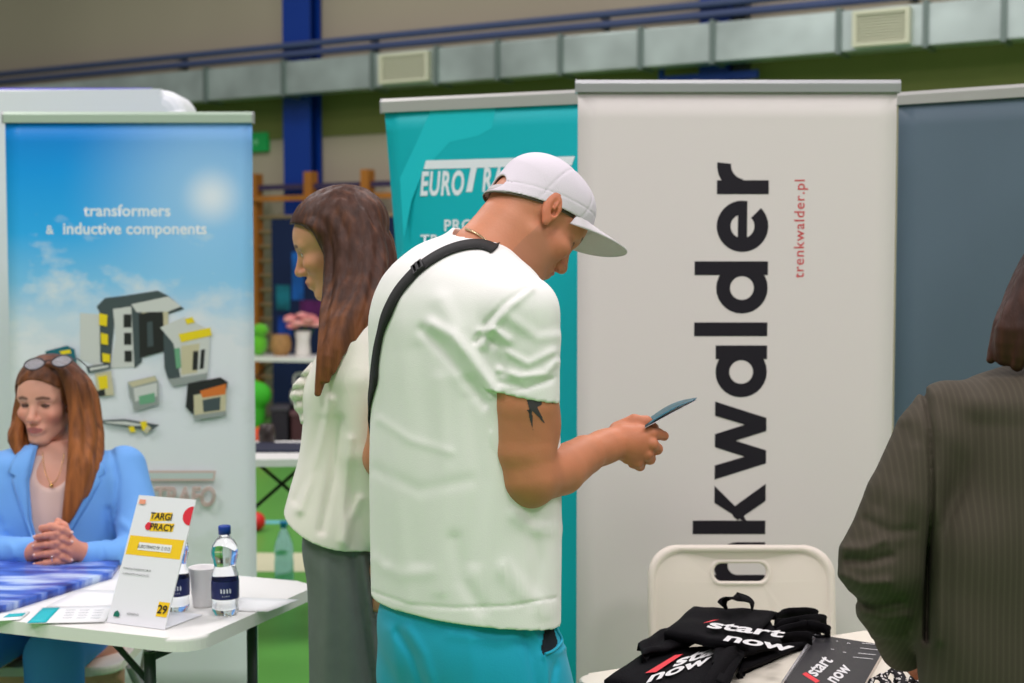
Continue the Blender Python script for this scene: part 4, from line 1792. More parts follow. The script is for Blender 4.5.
# white print seen at the folded edges
for o, spots, zz in ((b2, [(752, 622), (764, 632), (759, 640)], TOP + 0.041), (b1, [(762, 643), (775, 638), (741, 657)], TOP + 0.021)):
    m = MB()
    for k, (x, y_) in enumerate(spots):
        m.box((-0.010, -0.003, 0), (0.010, 0.003, 0.001), Matrix.Translation(on(x, y_, zz)) @ Matrix.Rotation(0.5 + k, 4, 'Z'))
    m.build('lettering', M_bagw, o, ws=True)

# spiral notebook
nz_ = TOP + 0.012
npx = [(784, 682), (816, 634), (886, 645), (856, 698)]
nc_ = [on(*p, nz_) for p in npx]
root = empty('spiral_notebook', (nc_[0] + nc_[2]) / 2 * 1.0 - Vector((0, 0, 0.012)), 0, 'black spiral notebook with white and red print lying by the dark jacket sleeve', 'notebook')
m = MB()
m.prism([(p.x, p.y) for p in nc_], TOP + 0.0005, TOP + 0.010, 'z')
m.build('pages', mat('page_edges', (222, 214, 206), rough=0.7), root, ws=True)
m = MB()
m.prism([(p.x, p.y) for p in nc_], TOP + 0.010, TOP + 0.0115, 'z')
m.build('cover', mat('black_card', (48, 47, 50), rough=0.45), root, ws=True)
m = MB()
a, b_ = nc_[0], nc_[1]
d = (b_ - a)
side = Vector((-d.y, d.x, 0)).normalized()
H_ = []
N = 34
for i in range(N * 8):
    t = i / (N * 8)
    ang = 2 * math.pi * i / 8
    H_.append(a + d * (0.02 + 0.96 * t) + side * (0.006 * math.cos(ang)) + Vector((0, 0, -0.005 + 0.0075 * math.sin(ang))))
m.tube(H_, 0.0008, 5)
m.build('spiral_binding', mat('binding_wire', (190, 190, 194), rough=0.3, metal=0.7), root, ws=True)
zz = TOP + 0.0122
q0, qx, qy = on(800, 681, zz), on(832, 655, zz), on(790, 675, zz)


def ntext(body, px, size_px, sx=1.0):
    flat_text(body, px, (px[0] + 24, px[1] - 22), (px[0] - size_px * 0.62, px[1] - size_px * 0.34), 0, zz, M_bagw, root, 0.025, sx)


ntext('start', (815.5, 677), 20)
ntext('now', (835, 684), 20)
m = MB()
m._faces([on(x, y_, zz) for x, y_ in ((802, 674), (806, 672), (820, 681), (816, 683))], [(0, 1, 2, 3)])
m.build('red_slash', M_bagr, root, ws=True, fix=False)
m = MB()
for x, y_, w_ in ((862, 643, 17), (860, 648, 18), (858, 653, 18), (853, 657, 20), (847, 643, 3), (836, 641, 2), (831, 649, 3), (843, 652, 3)):
    a, b_ = on(x, y_, zz), on(x + w_, y_ + w_ * 0.1, zz)
    dd = (b_ - a)
    nn = Vector((-dd.y, dd.x, 0)).normalized() * 0.0016
    m._faces([a - nn, b_ - nn, b_ + nn, a + nn], [(0, 1, 2, 3)])
m.build('printed_dashes', M_bagw, root, ws=True, fix=False)

# patterned lanyards
lm = mat('woven_check', (20, 20, 24), rough=0.7)
nt = lm.node_tree
tc = nt.nodes.new('ShaderNodeTexCoord')
ck = nt.nodes.new('ShaderNodeTexVoronoi')
ck.inputs['Scale'].default_value = 130
nt.links.new(tc.outputs['Object'], ck.inputs['Vector'])
cr = nt.nodes.new('ShaderNodeValToRGB')
cr.color_ramp.interpolation = 'CONSTANT'
cr.color_ramp.elements[0].color = lin((225, 225, 222))
cr.color_ramp.elements[1].position = 0.36
cr.color_ramp.elements[1].color = lin((22, 22, 26))
nt.links.new(ck.outputs['Distance'], cr.inputs[0])
nt.links.new(cr.outputs[0], nt.nodes['Principled BSDF'].inputs['Base Color'])
for k, (x0, y0, lab) in enumerate(((868, 678, 'black and white patterned lanyard nearest the notebook'), (882, 672, 'black and white patterned lanyard next after the one by the notebook'),
                                   (896, 668, 'black and white patterned lanyard under the cuff of the dark jacket'), (910, 672, 'black and white patterned lanyard beside the hand at the dark jacket'))):
    P3 = smooth_path([on(x0, y0 + 16, TOP + 0.012), on(x0 + 4, y0 + 2, TOP + 0.03), on(x0 + 10, y0 - 2, TOP + 0.034), on(x0 + 18, y0 + 4, TOP + 0.026), on(x0 + 24, y0 + 18, TOP + 0.012)], 6)
    m = MB()
    ribbon(m, P3, 0.011, [Vector((0.8, 0.5, 0.25 + 0.2 * math.sin(i * 0.7 + k))) for i in range(len(P3))], 0.0015)
    o = m.build('lanyard', lm)
    prop(o, lab, 'lanyard', 'patterned lanyards on the right table')
    m = MB()
    e = P3[0]
    m.box((e.x - 0.008, e.y - 0.012, e.z - 0.012), (e.x + 0.008, e.y + 0.006, e.z - 0.004), bevel=0.002)
    m.build('clip', M_dgrey, o, ws=True)

# ------------------------------------------------------------------ people
def skin_mat(name, var=0.05):
    m = mat(name, (200, 150, 120), rough=0.5, spec=0.35, vcol=True, bump=0.06, bscale=220, sss=0.12)
    return m


M_skin = skin_mat('skin')


def head_axes(yaw, pitch, roll=0.0):
    """yaw: facing direction in the ground plane (0 = +x), pitch: looking down positive"""
    F = Vector((math.cos(yaw) * math.cos(pitch), math.sin(yaw) * math.cos(pitch), -math.sin(pitch)))
    R = Vector((math.sin(yaw), -math.cos(yaw), 0))
    U = R.cross(F)
    if roll:
        q = Matrix.Rotation(roll, 3, F)
        R, U = q @ R, q @ U
    return F, R, U


class Head:
    def __init__(self, O, yaw, pitch, s=1.0, female=False, roll=0.0):
        self.O = Vector(O)
        self.F, self.R, self.U = head_axes(yaw, pitch, roll)
        self.s = s
        self.fem = female
        self.A = [tuple(self.F), tuple(self.R), tuple(self.U)]

    def w(self, f, r, u):
        return self.O + (self.F * f + self.R * r + self.U * u) * self.s

    def local(self, v):
        q = v - np.array(self.O, np.float32)
        return np.stack((q @ np.array(self.F), q @ np.array(self.R), q @ np.array(self.U)), 1) / self.s

    def build(self, S, eyes_closed=0.5):
        s, w, A = self.s, self.w, self.A
        fem = self.fem

        def E(c, r, k=0.012, op='add', tilt=None):
            S.ell(w(*c), [x * s for x in r], A if tilt is None else tilt, k * s, op)

        def C(a, b, r1, r2, k=0.01, op='add'):
            S.cone(w(*a), w(*b), r1 * s, r2 * s, k * s, op)
        E((0.0, 0, 0.045), (0.098, 0.076, 0.080), 0.0)
        E((0.050, 0, 0.036), (0.050, 0.062, 0.050), 0.02)
        E((0.045, 0, -0.02), (0.054, 0.058, 0.060), 0.02)
        jw = 0.9 if fem else 1.0
        E((0.044, 0, -0.060), (0.052, 0.046 * jw, 0.036), 0.02)
        E((0.086, 0, -0.088), (0.016, 0.020 * jw, 0.015), 0.018)
        for q in (-1, 1):
            C((0.008, q * 0.055 * jw, -0.045), (0.078, q * 0.018, -0.090), 0.016, 0.013, 0.02)
            E((0.068, q * 0.043, -0.016), (0.024, 0.019, 0.017), 0.02)
            C((0.093, q * 0.010, 0.030), (0.076, q * 0.047, 0.030), 0.009 if not fem else 0.006, 0.008, 0.014)
        # eye sockets, lids
        for q in (-1, 1):
            E((0.101, q * 0.031, 0.012), (0.017, 0.018, 0.011), 0.012, 'sub')
        for q in (-1, 1):
            E((0.0785, q * 0.031, 0.011), (0.0135, 0.0145, 0.0125), 0.002)
        # nose
        C((0.092, 0, 0.020), (0.1155, 0, -0.019), 0.0085, 0.0105, 0.012)
        E((0.1150, 0, -0.0230), (0.0115, 0.0115, 0.0095), 0.008)
        for q in (-1, 1):
            E((0.106, q * 0.0125, -0.0275), (0.0105, 0.0075, 0.0078), 0.007)
        for q in (-1, 1):
            E((0.110, q * 0.0070, -0.0345), (0.0045, 0.0034, 0.0040), 0.003, 'sub')
        # mouth
        E((0.094, 0, -0.056), (0.014, 0.026, 0.017), 0.012)
        C((0.1045, -0.010, -0.051), (0.1045, 0.010, -0.051), 0.0052, 0.0052, 0.005)
        C((0.096, -0.022, -0.0545), (0.1045, -0.010, -0.051), 0.003, 0.005, 0.005)
        C((0.096, 0.022, -0.0545), (0.1045, 0.010, -0.051), 0.003, 0.005, 0.005)
        C((0.1025, -0.009, -0.0615), (0.1025, 0.009, -0.0615), 0.0062, 0.0062, 0.005)
        C((0.111, -0.012, -0.0560), (0.111, 0.012, -0.0560), 0.0022, 0.0022, 0.003, 'sub')
        # ears
        for q in (-1, 1):
            t = Matrix.Rotation(0.25, 3, self.R)
            eA = [tuple(t @ self.F), tuple(self.R), tuple(t @ self.U)]
            S.ell(w(-0.008, q * 0.080, 0.006), [0.020 * s, 0.0080 * s, 0.035 * s], eA, 0.006 * s)
            S.ell(w(-0.006, q * 0.0900, 0.006), [0.0105 * s, 0.0070 * s, 0.019 * s], eA, 0.003 * s, 'sub')
            S.ell(w(0.001, q * 0.0875, -0.002), [0.008 * s, 0.012 * s, 0.010 * s], eA, 0.003 * s, 'sub')
            S.ell(w(-0.006, q * 0.0855, 0.010), [0.003 * s, 0.003 * s, 0.012 * s], eA, 0.004 * s)
            S.ell(w(0.002, q * 0.079, -0.024), [0.009 * s, 0.006 * s, 0.010 * s], eA, 0.004 * s)
        return self

    def color(self, base, lips, brow, iris=(60, 44, 34), blush=0.10, stubble=None, hairskin=None, lid=None):
        cb, cl, cbr, ci = (np.array(lin(c)[:3], np.float32) for c in (base, lips, brow, iris))

        def fn(v):
            L = self.local(v)
            f, r, u = L[:, 0], L[:, 1], L[:, 2]
            c = np.repeat(cb[None], len(v), 0)
            c = c * (1 + 0.05 * noise3(v, 28, 3))[:, None]
            inh = (np.abs(r) < 0.1) & (np.abs(f) < 0.16) & (np.abs(u) < 0.16)
            ar = np.abs(r)

            def mix(c, m, col):
                m = np.clip(m, 0, 1)[:, None]
                return c * (1 - m) + col * m
            red = cb * np.array((1.0, 0.62, 0.55), np.float32)
            g = np.exp(-((ar - 0.045) ** 2 / 0.00035 + (u + 0.025) ** 2 / 0.0005)) * (f > 0.03)
            c = mix(c, blush * 4 * g * inh, red)
            g = np.exp(-((ar - 0.085) ** 2 / 0.0001)) * (np.abs(f + 0.005) < 0.03) * (np.abs(u) < 0.045)
            c = mix(c, 0.45 * g * inh, red)
            g = np.exp(-(r ** 2 / 0.0002 + (u + 0.026) ** 2 / 0.0003)) * (f > 0.1)
            c = mix(c, 0.35 * g * inh, red)
            if stubble is not None:
                g = 1 / (1 + np.exp((u + 0.042 + 0.25 * np.clip(f - 0.05, -0.05, 0.02)) / 0.006)) * (f > 0.0) * (u > -0.12)
                c = mix(c, stubble[1] * g * inh, np.array(lin(stubble[0])[:3], np.float32))
            # lips
            q = (np.abs(r) / 0.024) ** 2 + ((u + 0.0563) / 0.0095) ** 2
            c = mix(c, np.clip((1.1 - q) * 4, 0, 1) * (f > 0.09) * 0.85, cl)
            # brows
            bu = 0.0335 + 0.10 * (ar - 0.02) * (ar < 0.034) + 0.0014 - 0.20 * np.clip(ar - 0.034, 0, 1)
            q = ((u - bu) / 0.0050) ** 2 + ((ar - 0.030) / 0.020) ** 4
            c = mix(c, np.clip((1.05 - q) * 2, 0, 1) * (f > 0.055) * 0.85, cbr)
            # eyes
            eu = (u - 0.0105)
            q = (eu / 0.0052) ** 2 + ((ar - 0.031) / 0.0125) ** 2
            op = np.clip((1.0 - q) * 6, 0, 1) * (f > 0.06) * (f < 0.105)
            if lid is None:
                c = mix(c, op, np.array(lin((214, 206, 200))[:3], np.float32))
                qi = (eu + 0.001) ** 2 + (ar - 0.031) ** 2
                c = mix(c, op * (qi < 0.0055 ** 2), ci)
            else:
                c = mix(c, op * 0.9, np.array(lin(lid)[:3], np.float32))
            ql = ((eu - 0.0058 + ((ar - 0.031) / 0.0125) ** 2 * 0.0045) / 0.0016) ** 2
            c = mix(c, np.exp(-ql) * (np.abs(ar - 0.031) < 0.0135) * (f > 0.06) * (f < 0.105) * 0.85, cbr * 0.4)
            if hairskin is not None:
                c = hairskin(c, f, r, u)
            return c
        return fn


def finger(S, pts, rs, k=0.004):
    S.chain([Vector(p) for p in pts], rs, k)


def shoe(S, heel, toe_dir, L=0.28):
    d = Vector((toe_dir[0], toe_dir[1], 0)).normalized()
    h = Vector((heel[0], heel[1], 0))
    S.chain([h + Vector((0, 0, 0.045)), h + d * 0.10 + Vector((0, 0, 0.05)), h + d * (L - 0.05) + Vector((0, 0, 0.036))], [0.044, 0.048, 0.036], 0.02)
    S.cut_floor = True


def person_root(name_parts, origin, label, material=M_skin):
    me = sdf_mesh('person', name_parts, origin)
    o = link('person', me, material)
    o.location = origin
    return prop(o, label, 'person')


def cloth(name, parts, material, parent, label=None):
    me = sdf_mesh(name, parts)
    o = link(name, me, material, parent, world_space=True)
    if label:
        o['label'] = label
    return o


# =========================================================== the man in the white cap
MY = 2.65
PHI = math.radians(40)
mF = Vector((math.cos(PHI), math.sin(PHI), 0))
mR = Vector((math.sin(PHI), -math.cos(PHI), 0))
R_ang = math.atan2(mR.y, mR.x)


def krow(py, l, r, Y, kx, ratio, fwd=0.0, dirv=None):
    """loft key from the outline (left, right) seen at one height"""
    a, b = P(l, py, Y), P(r, py, Y)
    hw = (b.x - a.x) / 2 / kx
    c = (a + b) / 2
    return (c.z, c.x, c.y + fwd, hw, hw * ratio)


KX = 0.80
RT = 0.62
shirt_rows = [
    (228, 452, 484, 0.02), (236, 443, 494, 0.02), (246, 420, 503, 0.015), (258, 400, 515, 0.01), (272, 386, 529, 0.005), (290, 376, 541, 0), (314, 369, 550, 0), (352, 368, 554, 0), (413, 369, 555, 0),
    (470, 368, 556, 0), (540, 369, 557, 0), (590, 370, 557, 0), (640, 371, 557, 0)]
keys = [krow(y, l, r, MY, KX, RT, f) for y, l, r, f in shirt_rows]

# ---- skin: head and neck
mh = Head(P(533, 217, 2.715), math.radians(22), math.radians(49), 0.96, roll=-0.17)
S = Sculpt((P(440, 300, 2.7).x, 2.50, P(500, 310, 2.7).z), (P(640, 150, 2.7).x, 2.92, P(500, 140, 2.7).z), 0.0021)
mh.build(S)
nb0 = P(474, 262, 2.66)
S.ell(mh.w(-0.030, 0, 0.006), (0.066, 0.066, 0.062), mh.A, 0.015)
S.chain([mh.w(-0.026, 0, -0.015), mh.w(-0.024, 0, -0.060), nb0 + Vector((0.02, 0.0, 0.01)), nb0 + Vector((0.0, 0.0, -0.03))], [0.058, 0.059, 0.066, 0.085], 0.022)
S.chain([mh.w(0.02, 0, -0.06), nb0 + Vector((0.06, 0.03, -0.01))], [0.05, 0.06], 0.03)
man_head = S.mesh(mh.color((200, 134, 102), (176, 96, 84), (96, 66, 50), blush=0.1, stubble=((150, 112, 94), 0.35), lid=(150, 96, 74)))

# ---- skin: right arm and hand
AY = 2.478
sh_R = P(524, 292, AY)
el_R = P(530, 475, AY)
wr_R = P(604, 447, 2.66)
S = Sculpt((P(488, 300, AY).x, 2.38, P(520, 520, AY).z), (P(680, 300, 2.70).x, 2.84, P(520, 380, AY).z), 0.0022)
S.chain([P(522, 350, AY), P(526, 405, AY), P(525.5, 450, AY + 0.0), el_R], [0.054, 0.0555, 0.0525, 0.047], 0.02)
S.ell(P(541, 425, AY + 0.02), (0.034, 0.034, 0.055), None, 0.02)
S.chain([el_R + Vector((0, 0, -0.008)), P(561, 470, 2.56), P(585, 455, 2.62), wr_R], [0.044, 0.045, 0.036, 0.0285], 0.02)
S.ell(P(532, 490, AY), (0.026, 0.026, 0.026), None, 0.02)
HY = 2.70


def H(x, y, dy=0.0):
    return P(x, y, HY + dy)


# palm and back of the hand
S.chain([wr_R, H(622, 441, -0.01), H(637, 440, -0.005)], [0.029, 0.033, 0.031], 0.02)
S.ell(H(634, 447, -0.012), (0.030, 0.026, 0.033), None, 0.015)
# thumb: leaves the side of the palm near its base, on top of the leaflet
finger(S, [H(618, 430, 0.01), H(634, 421, 0.012), H(646, 422, 0.016), H(654, 428, 0.022)], [0.017, 0.0125, 0.0115, 0.0095], 0.008)
# index: knuckle forward, tip beyond the paper's edge
finger(S, [H(637, 432, -0.012), H(651, 434, -0.012), H(658, 434, 0.008), H(664, 436, 0.022)], [0.013, 0.0115, 0.0105, 0.0095], 0.004)
finger(S, [H(636, 441, -0.018), H(652, 444, -0.020), H(657, 449, 0.002), H(648, 451, 0.016)], [0.0135, 0.0115, 0.0105, 0.009], 0.004)
finger(S, [H(634, 450, -0.018), H(647, 454, -0.020), H(650, 459, 0.002), H(641, 459, 0.014)], [0.013, 0.011, 0.010, 0.0085], 0.004)
finger(S, [H(628, 458, -0.015), H(638, 462, -0.016), H(640, 466, 0.004), H(632, 464, 0.012)], [0.012, 0.010, 0.009, 0.008], 0.004)


def arm_col(base):
    cb = np.array(lin(base)[:3], np.float32)

    def fn(v):
        c = np.repeat(cb[None], len(v), 0) * (1 + 0.06 * noise3(v, 30, 5) + 0.04 * noise3(v, 90, 6))[:, None]
        x = np.clip((v[:, 0] - P(600, 440, 2.66).x) / 0.05, 0, 1)[:, None]
        return c * (1 - 0.35 * x) + c * np.array((1.06, 0.86, 0.84), np.float32) * 0.35 * x
    return fn


man_arm = S.mesh(arm_col((190, 124, 90)))

# ---- skin: trunk, left arm and legs under the clothes
S = Sculpt((-0.50, 2.30, 0.02), (0.34, 3.16, 1.56), 0.009)
S.loft([(k[0], k[1], k[2], max(k[3] - 0.030, 0.02), max(k[4] - 0.030, 0.02)) for k in keys[3:11]], R_ang, 0.0)
sh_L = P(408, 312, 2.80)
el_L = P(385, 458, 2.87)
wr_L = P(500, 452, 2.99)
S.chain([sh_L, P(395, 400, 2.84), el_L], [0.05, 0.047, 0.041], 0.02)
S.chain([el_L, P(430, 462, 2.93), wr_L], [0.042, 0.042, 0.030], 0.02)
S.ell(P(522, 448, 3.01), (0.035, 0.03, 0.03), None, 0.02)
for i in range(4):
    S.chain([P(528, 440 + 6 * i, 3.01), P(540, 441 + 6 * i, 2.985), P(534, 445 + 6 * i, 2.965)], [0.010, 0.0095, 0.009], 0.004)
S.chain([P(518, 440, 2.99), P(528, 432, 2.97), P(537, 432, 2.955)], [0.013, 0.011, 0.010], 0.006)
mx0 = Vector(((P(369, 600, MY).x + P(557, 600, MY).x) / 2, MY, 0))
hipL, hipR = mx0 - mR * 0.10, mx0 + mR * 0.10
for hp in (hipL, hipR):
    S.chain([hp + Vector((0, 0, 0.90)), hp + mF * 0.01 + Vector((0, 0, 0.48)), hp - mF * 0.03 + Vector((0, 0, 0.10)), hp + mF * 0.10 + Vector((0, 0, 0.06))], [0.065, 0.058, 0.042, 0.04], 0.03)
man_trunk = S.mesh(arm_col((200, 134, 100)))
S2 = Sculpt((P(355, 470, 2.86).x, 2.76, P(370, 490, 2.86).z), (P(400, 470, 2.86).x + 0.03, 2.96, P(370, 390, 2.86).z), 0.003)
S2.chain([P(396, 380, 2.83), P(392, 410, 2.845), P(385, 458, 2.87)], [0.048, 0.046, 0.040], 0.02)
man_elbow = S2.mesh(arm_col((200, 134, 100)))
man = person_root([man_head, man_arm, man_trunk, man_elbow], (mx0.x, mx0.y, 0), 'man in a white cap and white T-shirt reading a leaflet, turquoise trousers')
arm_tree = tree_of([man_arm])
neck_tree = tree_of([man_head])

# ---- T-shirt
S = Sculpt((-0.38, 2.35, 0.80), (0.20, 3.0, 1.64), 0.0034)
S.loft(keys, R_ang, 0.0)
S.chain([P(466, 272, MY), P(503, 298, 2.58), P(523, 312, AY)], [0.070, 0.066, 0.060], 0.03)
cuffR = P(527, 396, AY)
S.chain([P(521, 312, AY), P(525, 345, AY), P(527, 425, AY)], [0.060, 0.0605, 0.0575], 0.022)
S.chain([P(440, 275, 2.72), sh_L], [0.065, 0.056], 0.03)
S.chain([sh_L, P(399, 360, 2.83), P(394, 430, 2.85)], [0.056, 0.054, 0.052], 0.025)
yc = lambda p: (p[:, 1] - (MY + 0.12 + 0.35 * (p[:, 0] - mx0.x)))
F_ = [
    # armhole and arm creases
    ([(526, 289), (505, 303), (487, 322), (475, 342)], 2.2, -0.004),
    ([(531, 289), (511, 306), (493, 326), (482, 346)], 3.5, 0.005),
    ([(432, 325), (452, 336), (470, 356), (490, 385), (500, 410)], 6.0, 0.008),
    ([(424, 330), (446, 352), (465, 378), (486, 402)], 5.5, -0.006),
    ([(440, 300), (455, 330), (462, 372)], 9, 0.005),
    ([(486, 336), (500, 348), (503, 372)], 4, -0.006),
    ([(480, 332), (494, 330), (508, 340)], 4, 0.006),
    ([(499, 370), (520, 377), (545, 374), (556, 362)], 3.2, 0.0045),
    ([(500, 382), (526, 388), (550, 380)], 3.0, -0.003),
    ([(506, 352), (528, 364), (553, 352)], 3.5, 0.004),
    ([(510, 318), (538, 338), (556, 336)], 5.0, 0.003),
    # long hanging folds of the back
    ([(398, 300), (404, 400), (398, 500), (408, 600)], 7, 0.004),
    ([(384, 330), (383, 430), (386, 560)], 5, -0.0035),
    ([(420, 350), (428, 450), (420, 560)], 8, -0.004),
    ([(440, 380), (446, 470), (440, 590)], 7, 0.0045),
    ([(470, 400), (480, 480), (474, 560)], 8, -0.005),
    ([(505, 570), (522, 590), (545, 610)], 8, 0.005),
    ([(455, 540), (462, 580), (480, 608)], 7, -0.005),
    ([(530, 520), (538, 560), (532, 604)], 6, -0.004),
    ([(380, 420), (410, 440), (450, 452)], 4, 0.0025),
    ([(376, 470), (420, 490), (470, 480)], 6, -0.0025),
    ([(515, 515), (535, 530), (556, 528)], 6, 0.005),
    ([(374, 560), (400, 575), (430, 572)], 6, 0.0025),
    # hem and cuff stitching
    ([(368, 590), (410, 605), (455, 608), (510, 606), (556, 598)], 1.3, -0.0028),
    ([(499, 394), (528, 388), (556, 377)], 1.2, -0.0022),
]
S.warp(folds([(a, w * 1.15, h_ * (1.0 if i < 11 else 0.55)) for i, (a, w, h_) in enumerate(F_)], yc))
S.warp(lambda p: 0.0014 * noise3(p * np.array((1, 1, 0.25), np.float32), 22, 8))
# hem: lowest at the back, rising at both sides
za, zb2, zc2 = P(369, 604, MY).z, P(450, 621, MY - 0.15).z, P(557, 611, MY).z


def hem(X, Y, Z):
    t = (X - mx0.x) / 0.175
    zz = zb2 + np.where(t < 0, (za - zb2) * t * t, (zc2 - zb2) * t * t)
    return (zz - Z) + 0 * Y


keep_d = S.d.copy()
S.d = np.maximum(S.d, hem(*S._pts((slice(None),) * 3))).astype(np.float32)
# hollow under the hem
inner = Sculpt((-0.38, 2.35, 0.80), (0.20, 3.0, 1.64), 0.0034)
inner.loft([(k[0], k[1], k[2], max(k[3] - 0.024, 0.01), max(k[4] - 0.024, 0.01)) for k in keys if k[0] < 1.1], R_ang, 0.0)
low = np.maximum(inner.d, (inner.z[None, None, :] - (zb2 + 0.05)) + 0 * inner.d)
S.d = np.maximum(S.d, -low).astype(np.float32)
del inner, low, keep_d
# cuffs: cut square to the arm and hollow
for c0, tilt, sgn_, xr in ((P(500, 405, AY - 0.03), (0.0, 0, 0), 1, None),):
    ax = (P(527, 425, AY) - P(523, 300, AY)).normalized()
    nrm = (Vector((-0.20, 0.0, -1.0))).normalized()
    pc = P(527, 397, AY - 0.02)
    X, Y, Z = S._pts((slice(None),) * 3)
    pl = (X - pc.x) * nrm.x + (Y - pc.y) * nrm.y + (Z - pc.z) * nrm.z
    e = np.minimum(1.0, np.sqrt((X - P(527, 420, AY).x) ** 2 + (Y - AY) ** 2 + 0 * Z) - 0.085)
    reg = np.maximum(pl * -1.0, e)          # the arm below the cuff
    # keep the trunk: only cut where the arm, not the trunk, is
    tr = Sculpt((-0.38, 2.35, 0.80), (0.20, 3.0, 1.64), 0.0034)
    tr.loft(keys, R_ang, 0.0)
    S.d = np.maximum(S.d, np.minimum(-reg, tr.d * -1.0 + 0.004) * 1.0).astype(np.float32) if False else np.where((pl > 0) & (e < 0) & (tr.d > 0.002), np.maximum(S.d, np.minimum(pl, tr.d)), S.d).astype(np.float32)
    del tr
cz = P(376, 408, 2.85).z
X, Y, Z = S._pts((slice(None),) * 3)
S.d = np.where((Z < cz) & (X < P(400, 410, 2.85).x) & (Y > 2.79), np.maximum(S.d, cz - Z), S.d).astype(np.float32)
# neck opening
S.chain([nb0 + Vector((0.005, 0.0, -0.02)), nb0 + Vector((0.018, 0.005, 0.02)), nb0 + Vector((0.06, 0.02, 0.09))], [0.064, 0.0655, 0.070], 0.004, 'sub')
man_shirt_p = S.mesh()
M_shirt = mat('white_cotton', (238, 238, 234), rough=0.8, bump=0.08, bscale=420, sheen=0.1)
shirt = cloth('t_shirt', [man_shirt_p], M_shirt, man)
shirt_tree = tree_of([man_shirt_p])

# ---- trousers
S = Sculpt((-0.42, 2.32, 0.03), (0.24, 3.0, 0.95), 0.0055)
trow = [(560, 388, 540), (600, 384, 546), (625, 379, 555), (650, 380, 562), (683, 388, 569), (730, 392, 572)]
S.loft([krow(y, l, r, MY, KX, 0.66, 0.0) for y, l, r in trow], R_ang, 0.0)
for hp, sw in ((hipL, -1), (hipR, 1)):
    S.chain([hp + Vector((0, 0, 0.74)), hp + mF * 0.01 + Vector((0, 0, 0.46)), hp - mF * 0.025 + Vector((0, 0, 0.09))], [0.105, 0.088, 0.072], 0.03)
yc2 = lambda p: (p[:, 1] - (MY + 0.05))
S.warp(folds([([(398, 632), (412, 655), (424, 690)], 4, -0.005), ([(408, 628), (424, 655), (434, 690)], 5, 0.004), ([(390, 630), (396, 655), (398, 690)], 6, 0.003),
              ([(527, 622), (545, 648), (548, 690)], 2.2, 0.004), ([(520, 624), (530, 650), (536, 690)], 5, -0.005), ([(470, 630), (476, 690)], 9, 0.004), ([(544, 656), (560, 652), (570, 644)], 2.0, 0.004),
              ([(555, 665), (550, 690)], 3, -0.004), ([(450, 634), (500, 640), (520, 634)], 6, 0.003)], yc2))
S.warp(lambda p: 0.0015 * noise3(p, 22, 12))
S.cut(lambda X, Y, Z: 0.05 - Z + 0 * X + 0 * Y)
# the side pocket stands open
S.ell(P(549, 640, 2.48), (0.013, 0.03, 0.034), None, 0.004, 'sub')
man_tr = S.mesh()
M_turq = mat('turquoise_cotton', (8, 158, 186), rough=0.7, bump=0.06, bscale=300, sheen=0.1)
trousers = cloth('trousers', [man_tr], M_turq, man)
tr_tree = tree_of([man_tr])
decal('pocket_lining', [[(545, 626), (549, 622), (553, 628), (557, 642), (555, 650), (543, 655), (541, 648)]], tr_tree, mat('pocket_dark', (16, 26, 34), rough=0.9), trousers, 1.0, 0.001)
m = MB()
pts = [(545, 655), (552, 652), (558, 646), (561, 640), (556, 630), (551, 622)]
P3 = []
for x, y_ in pts:
    loc, nor = hit(tr_tree, x, y_)
    if loc is not None:
        P3.append(loc + nor * 0.002)
if len(P3) > 2:
    m.tube(smooth_path(P3, 4), 0.0028, 6)
    m.build('pocket_seam', M_turq, trousers, ws=True)
else:
    m.bm.free()
for hp in (hipL, hipR):
    S = Sculpt((hp.x - 0.3, hp.y - 0.3, -0.02), (hp.x + 0.3, hp.y + 0.3, 0.2), 0.006)
    shoe(S, hp - mF * 0.06, mF)
    S.cut(lambda X, Y, Z: 0.0 - Z + 0 * X + 0 * Y)
    cloth('shoe', [S.mesh()], mat('white_leather', (220, 220, 218), rough=0.5), man)

# ---- cross-body strap with its buckle
sp = [(493.5, 249.5), (488, 247.3), (480, 245.5), (468, 246), (455, 249), (443, 254), (431, 261), (419, 270), (409, 280), (400, 291), (393, 303), (387, 317), (382, 332), (378.5, 348), (376, 366), (374.5, 384)]
L_, R_, M_ = [], [], []
for i, (x, y_) in enumerate(sp):
    x0, y0 = sp[max(i - 1, 0)]
    x1_, y1_ = sp[min(i + 1, len(sp) - 1)]
    d = Vector((x1_ - x0, y1_ - y0, 0)).normalized()
    nrm = Vector((-d.y, d.x, 0)) * (4.6 if i < 12 else 3.2)
    mid = hit(shirt_tree, x, y_)
    a = hit(shirt_tree, x + nrm.x, y_ + nrm.y)
    b = hit(shirt_tree, x - nrm.x, y_ - nrm.y)
    if a[0] is None or b[0] is None or mid[0] is None or (a[0] - b[0]).length > 0.05:
        continue
    L_.append(a[0] + a[1] * 0.0045)
    M_.append(mid[0] + mid[1] * 0.0045)
    R_.append(b[0] + b[1] * 0.0045)
# continue round the left side, out of sight
for dz_, dx_, dy_ in ((-0.06, -0.004, 0.05), (-0.12, 0.004, 0.10)):
    p_ = M_[-1] + Vector((dx_, dy_, dz_))
    loc, nor, i, ds = shirt_tree.find_nearest(p_)
    if loc is not None:
        c0 = loc + nor * 0.004
        L_.append(c0 + Vector((0, 0.006, 0.012)))
        M_.append(c0)
        R_.append(c0 - Vector((0, 0.006, 0.012)))
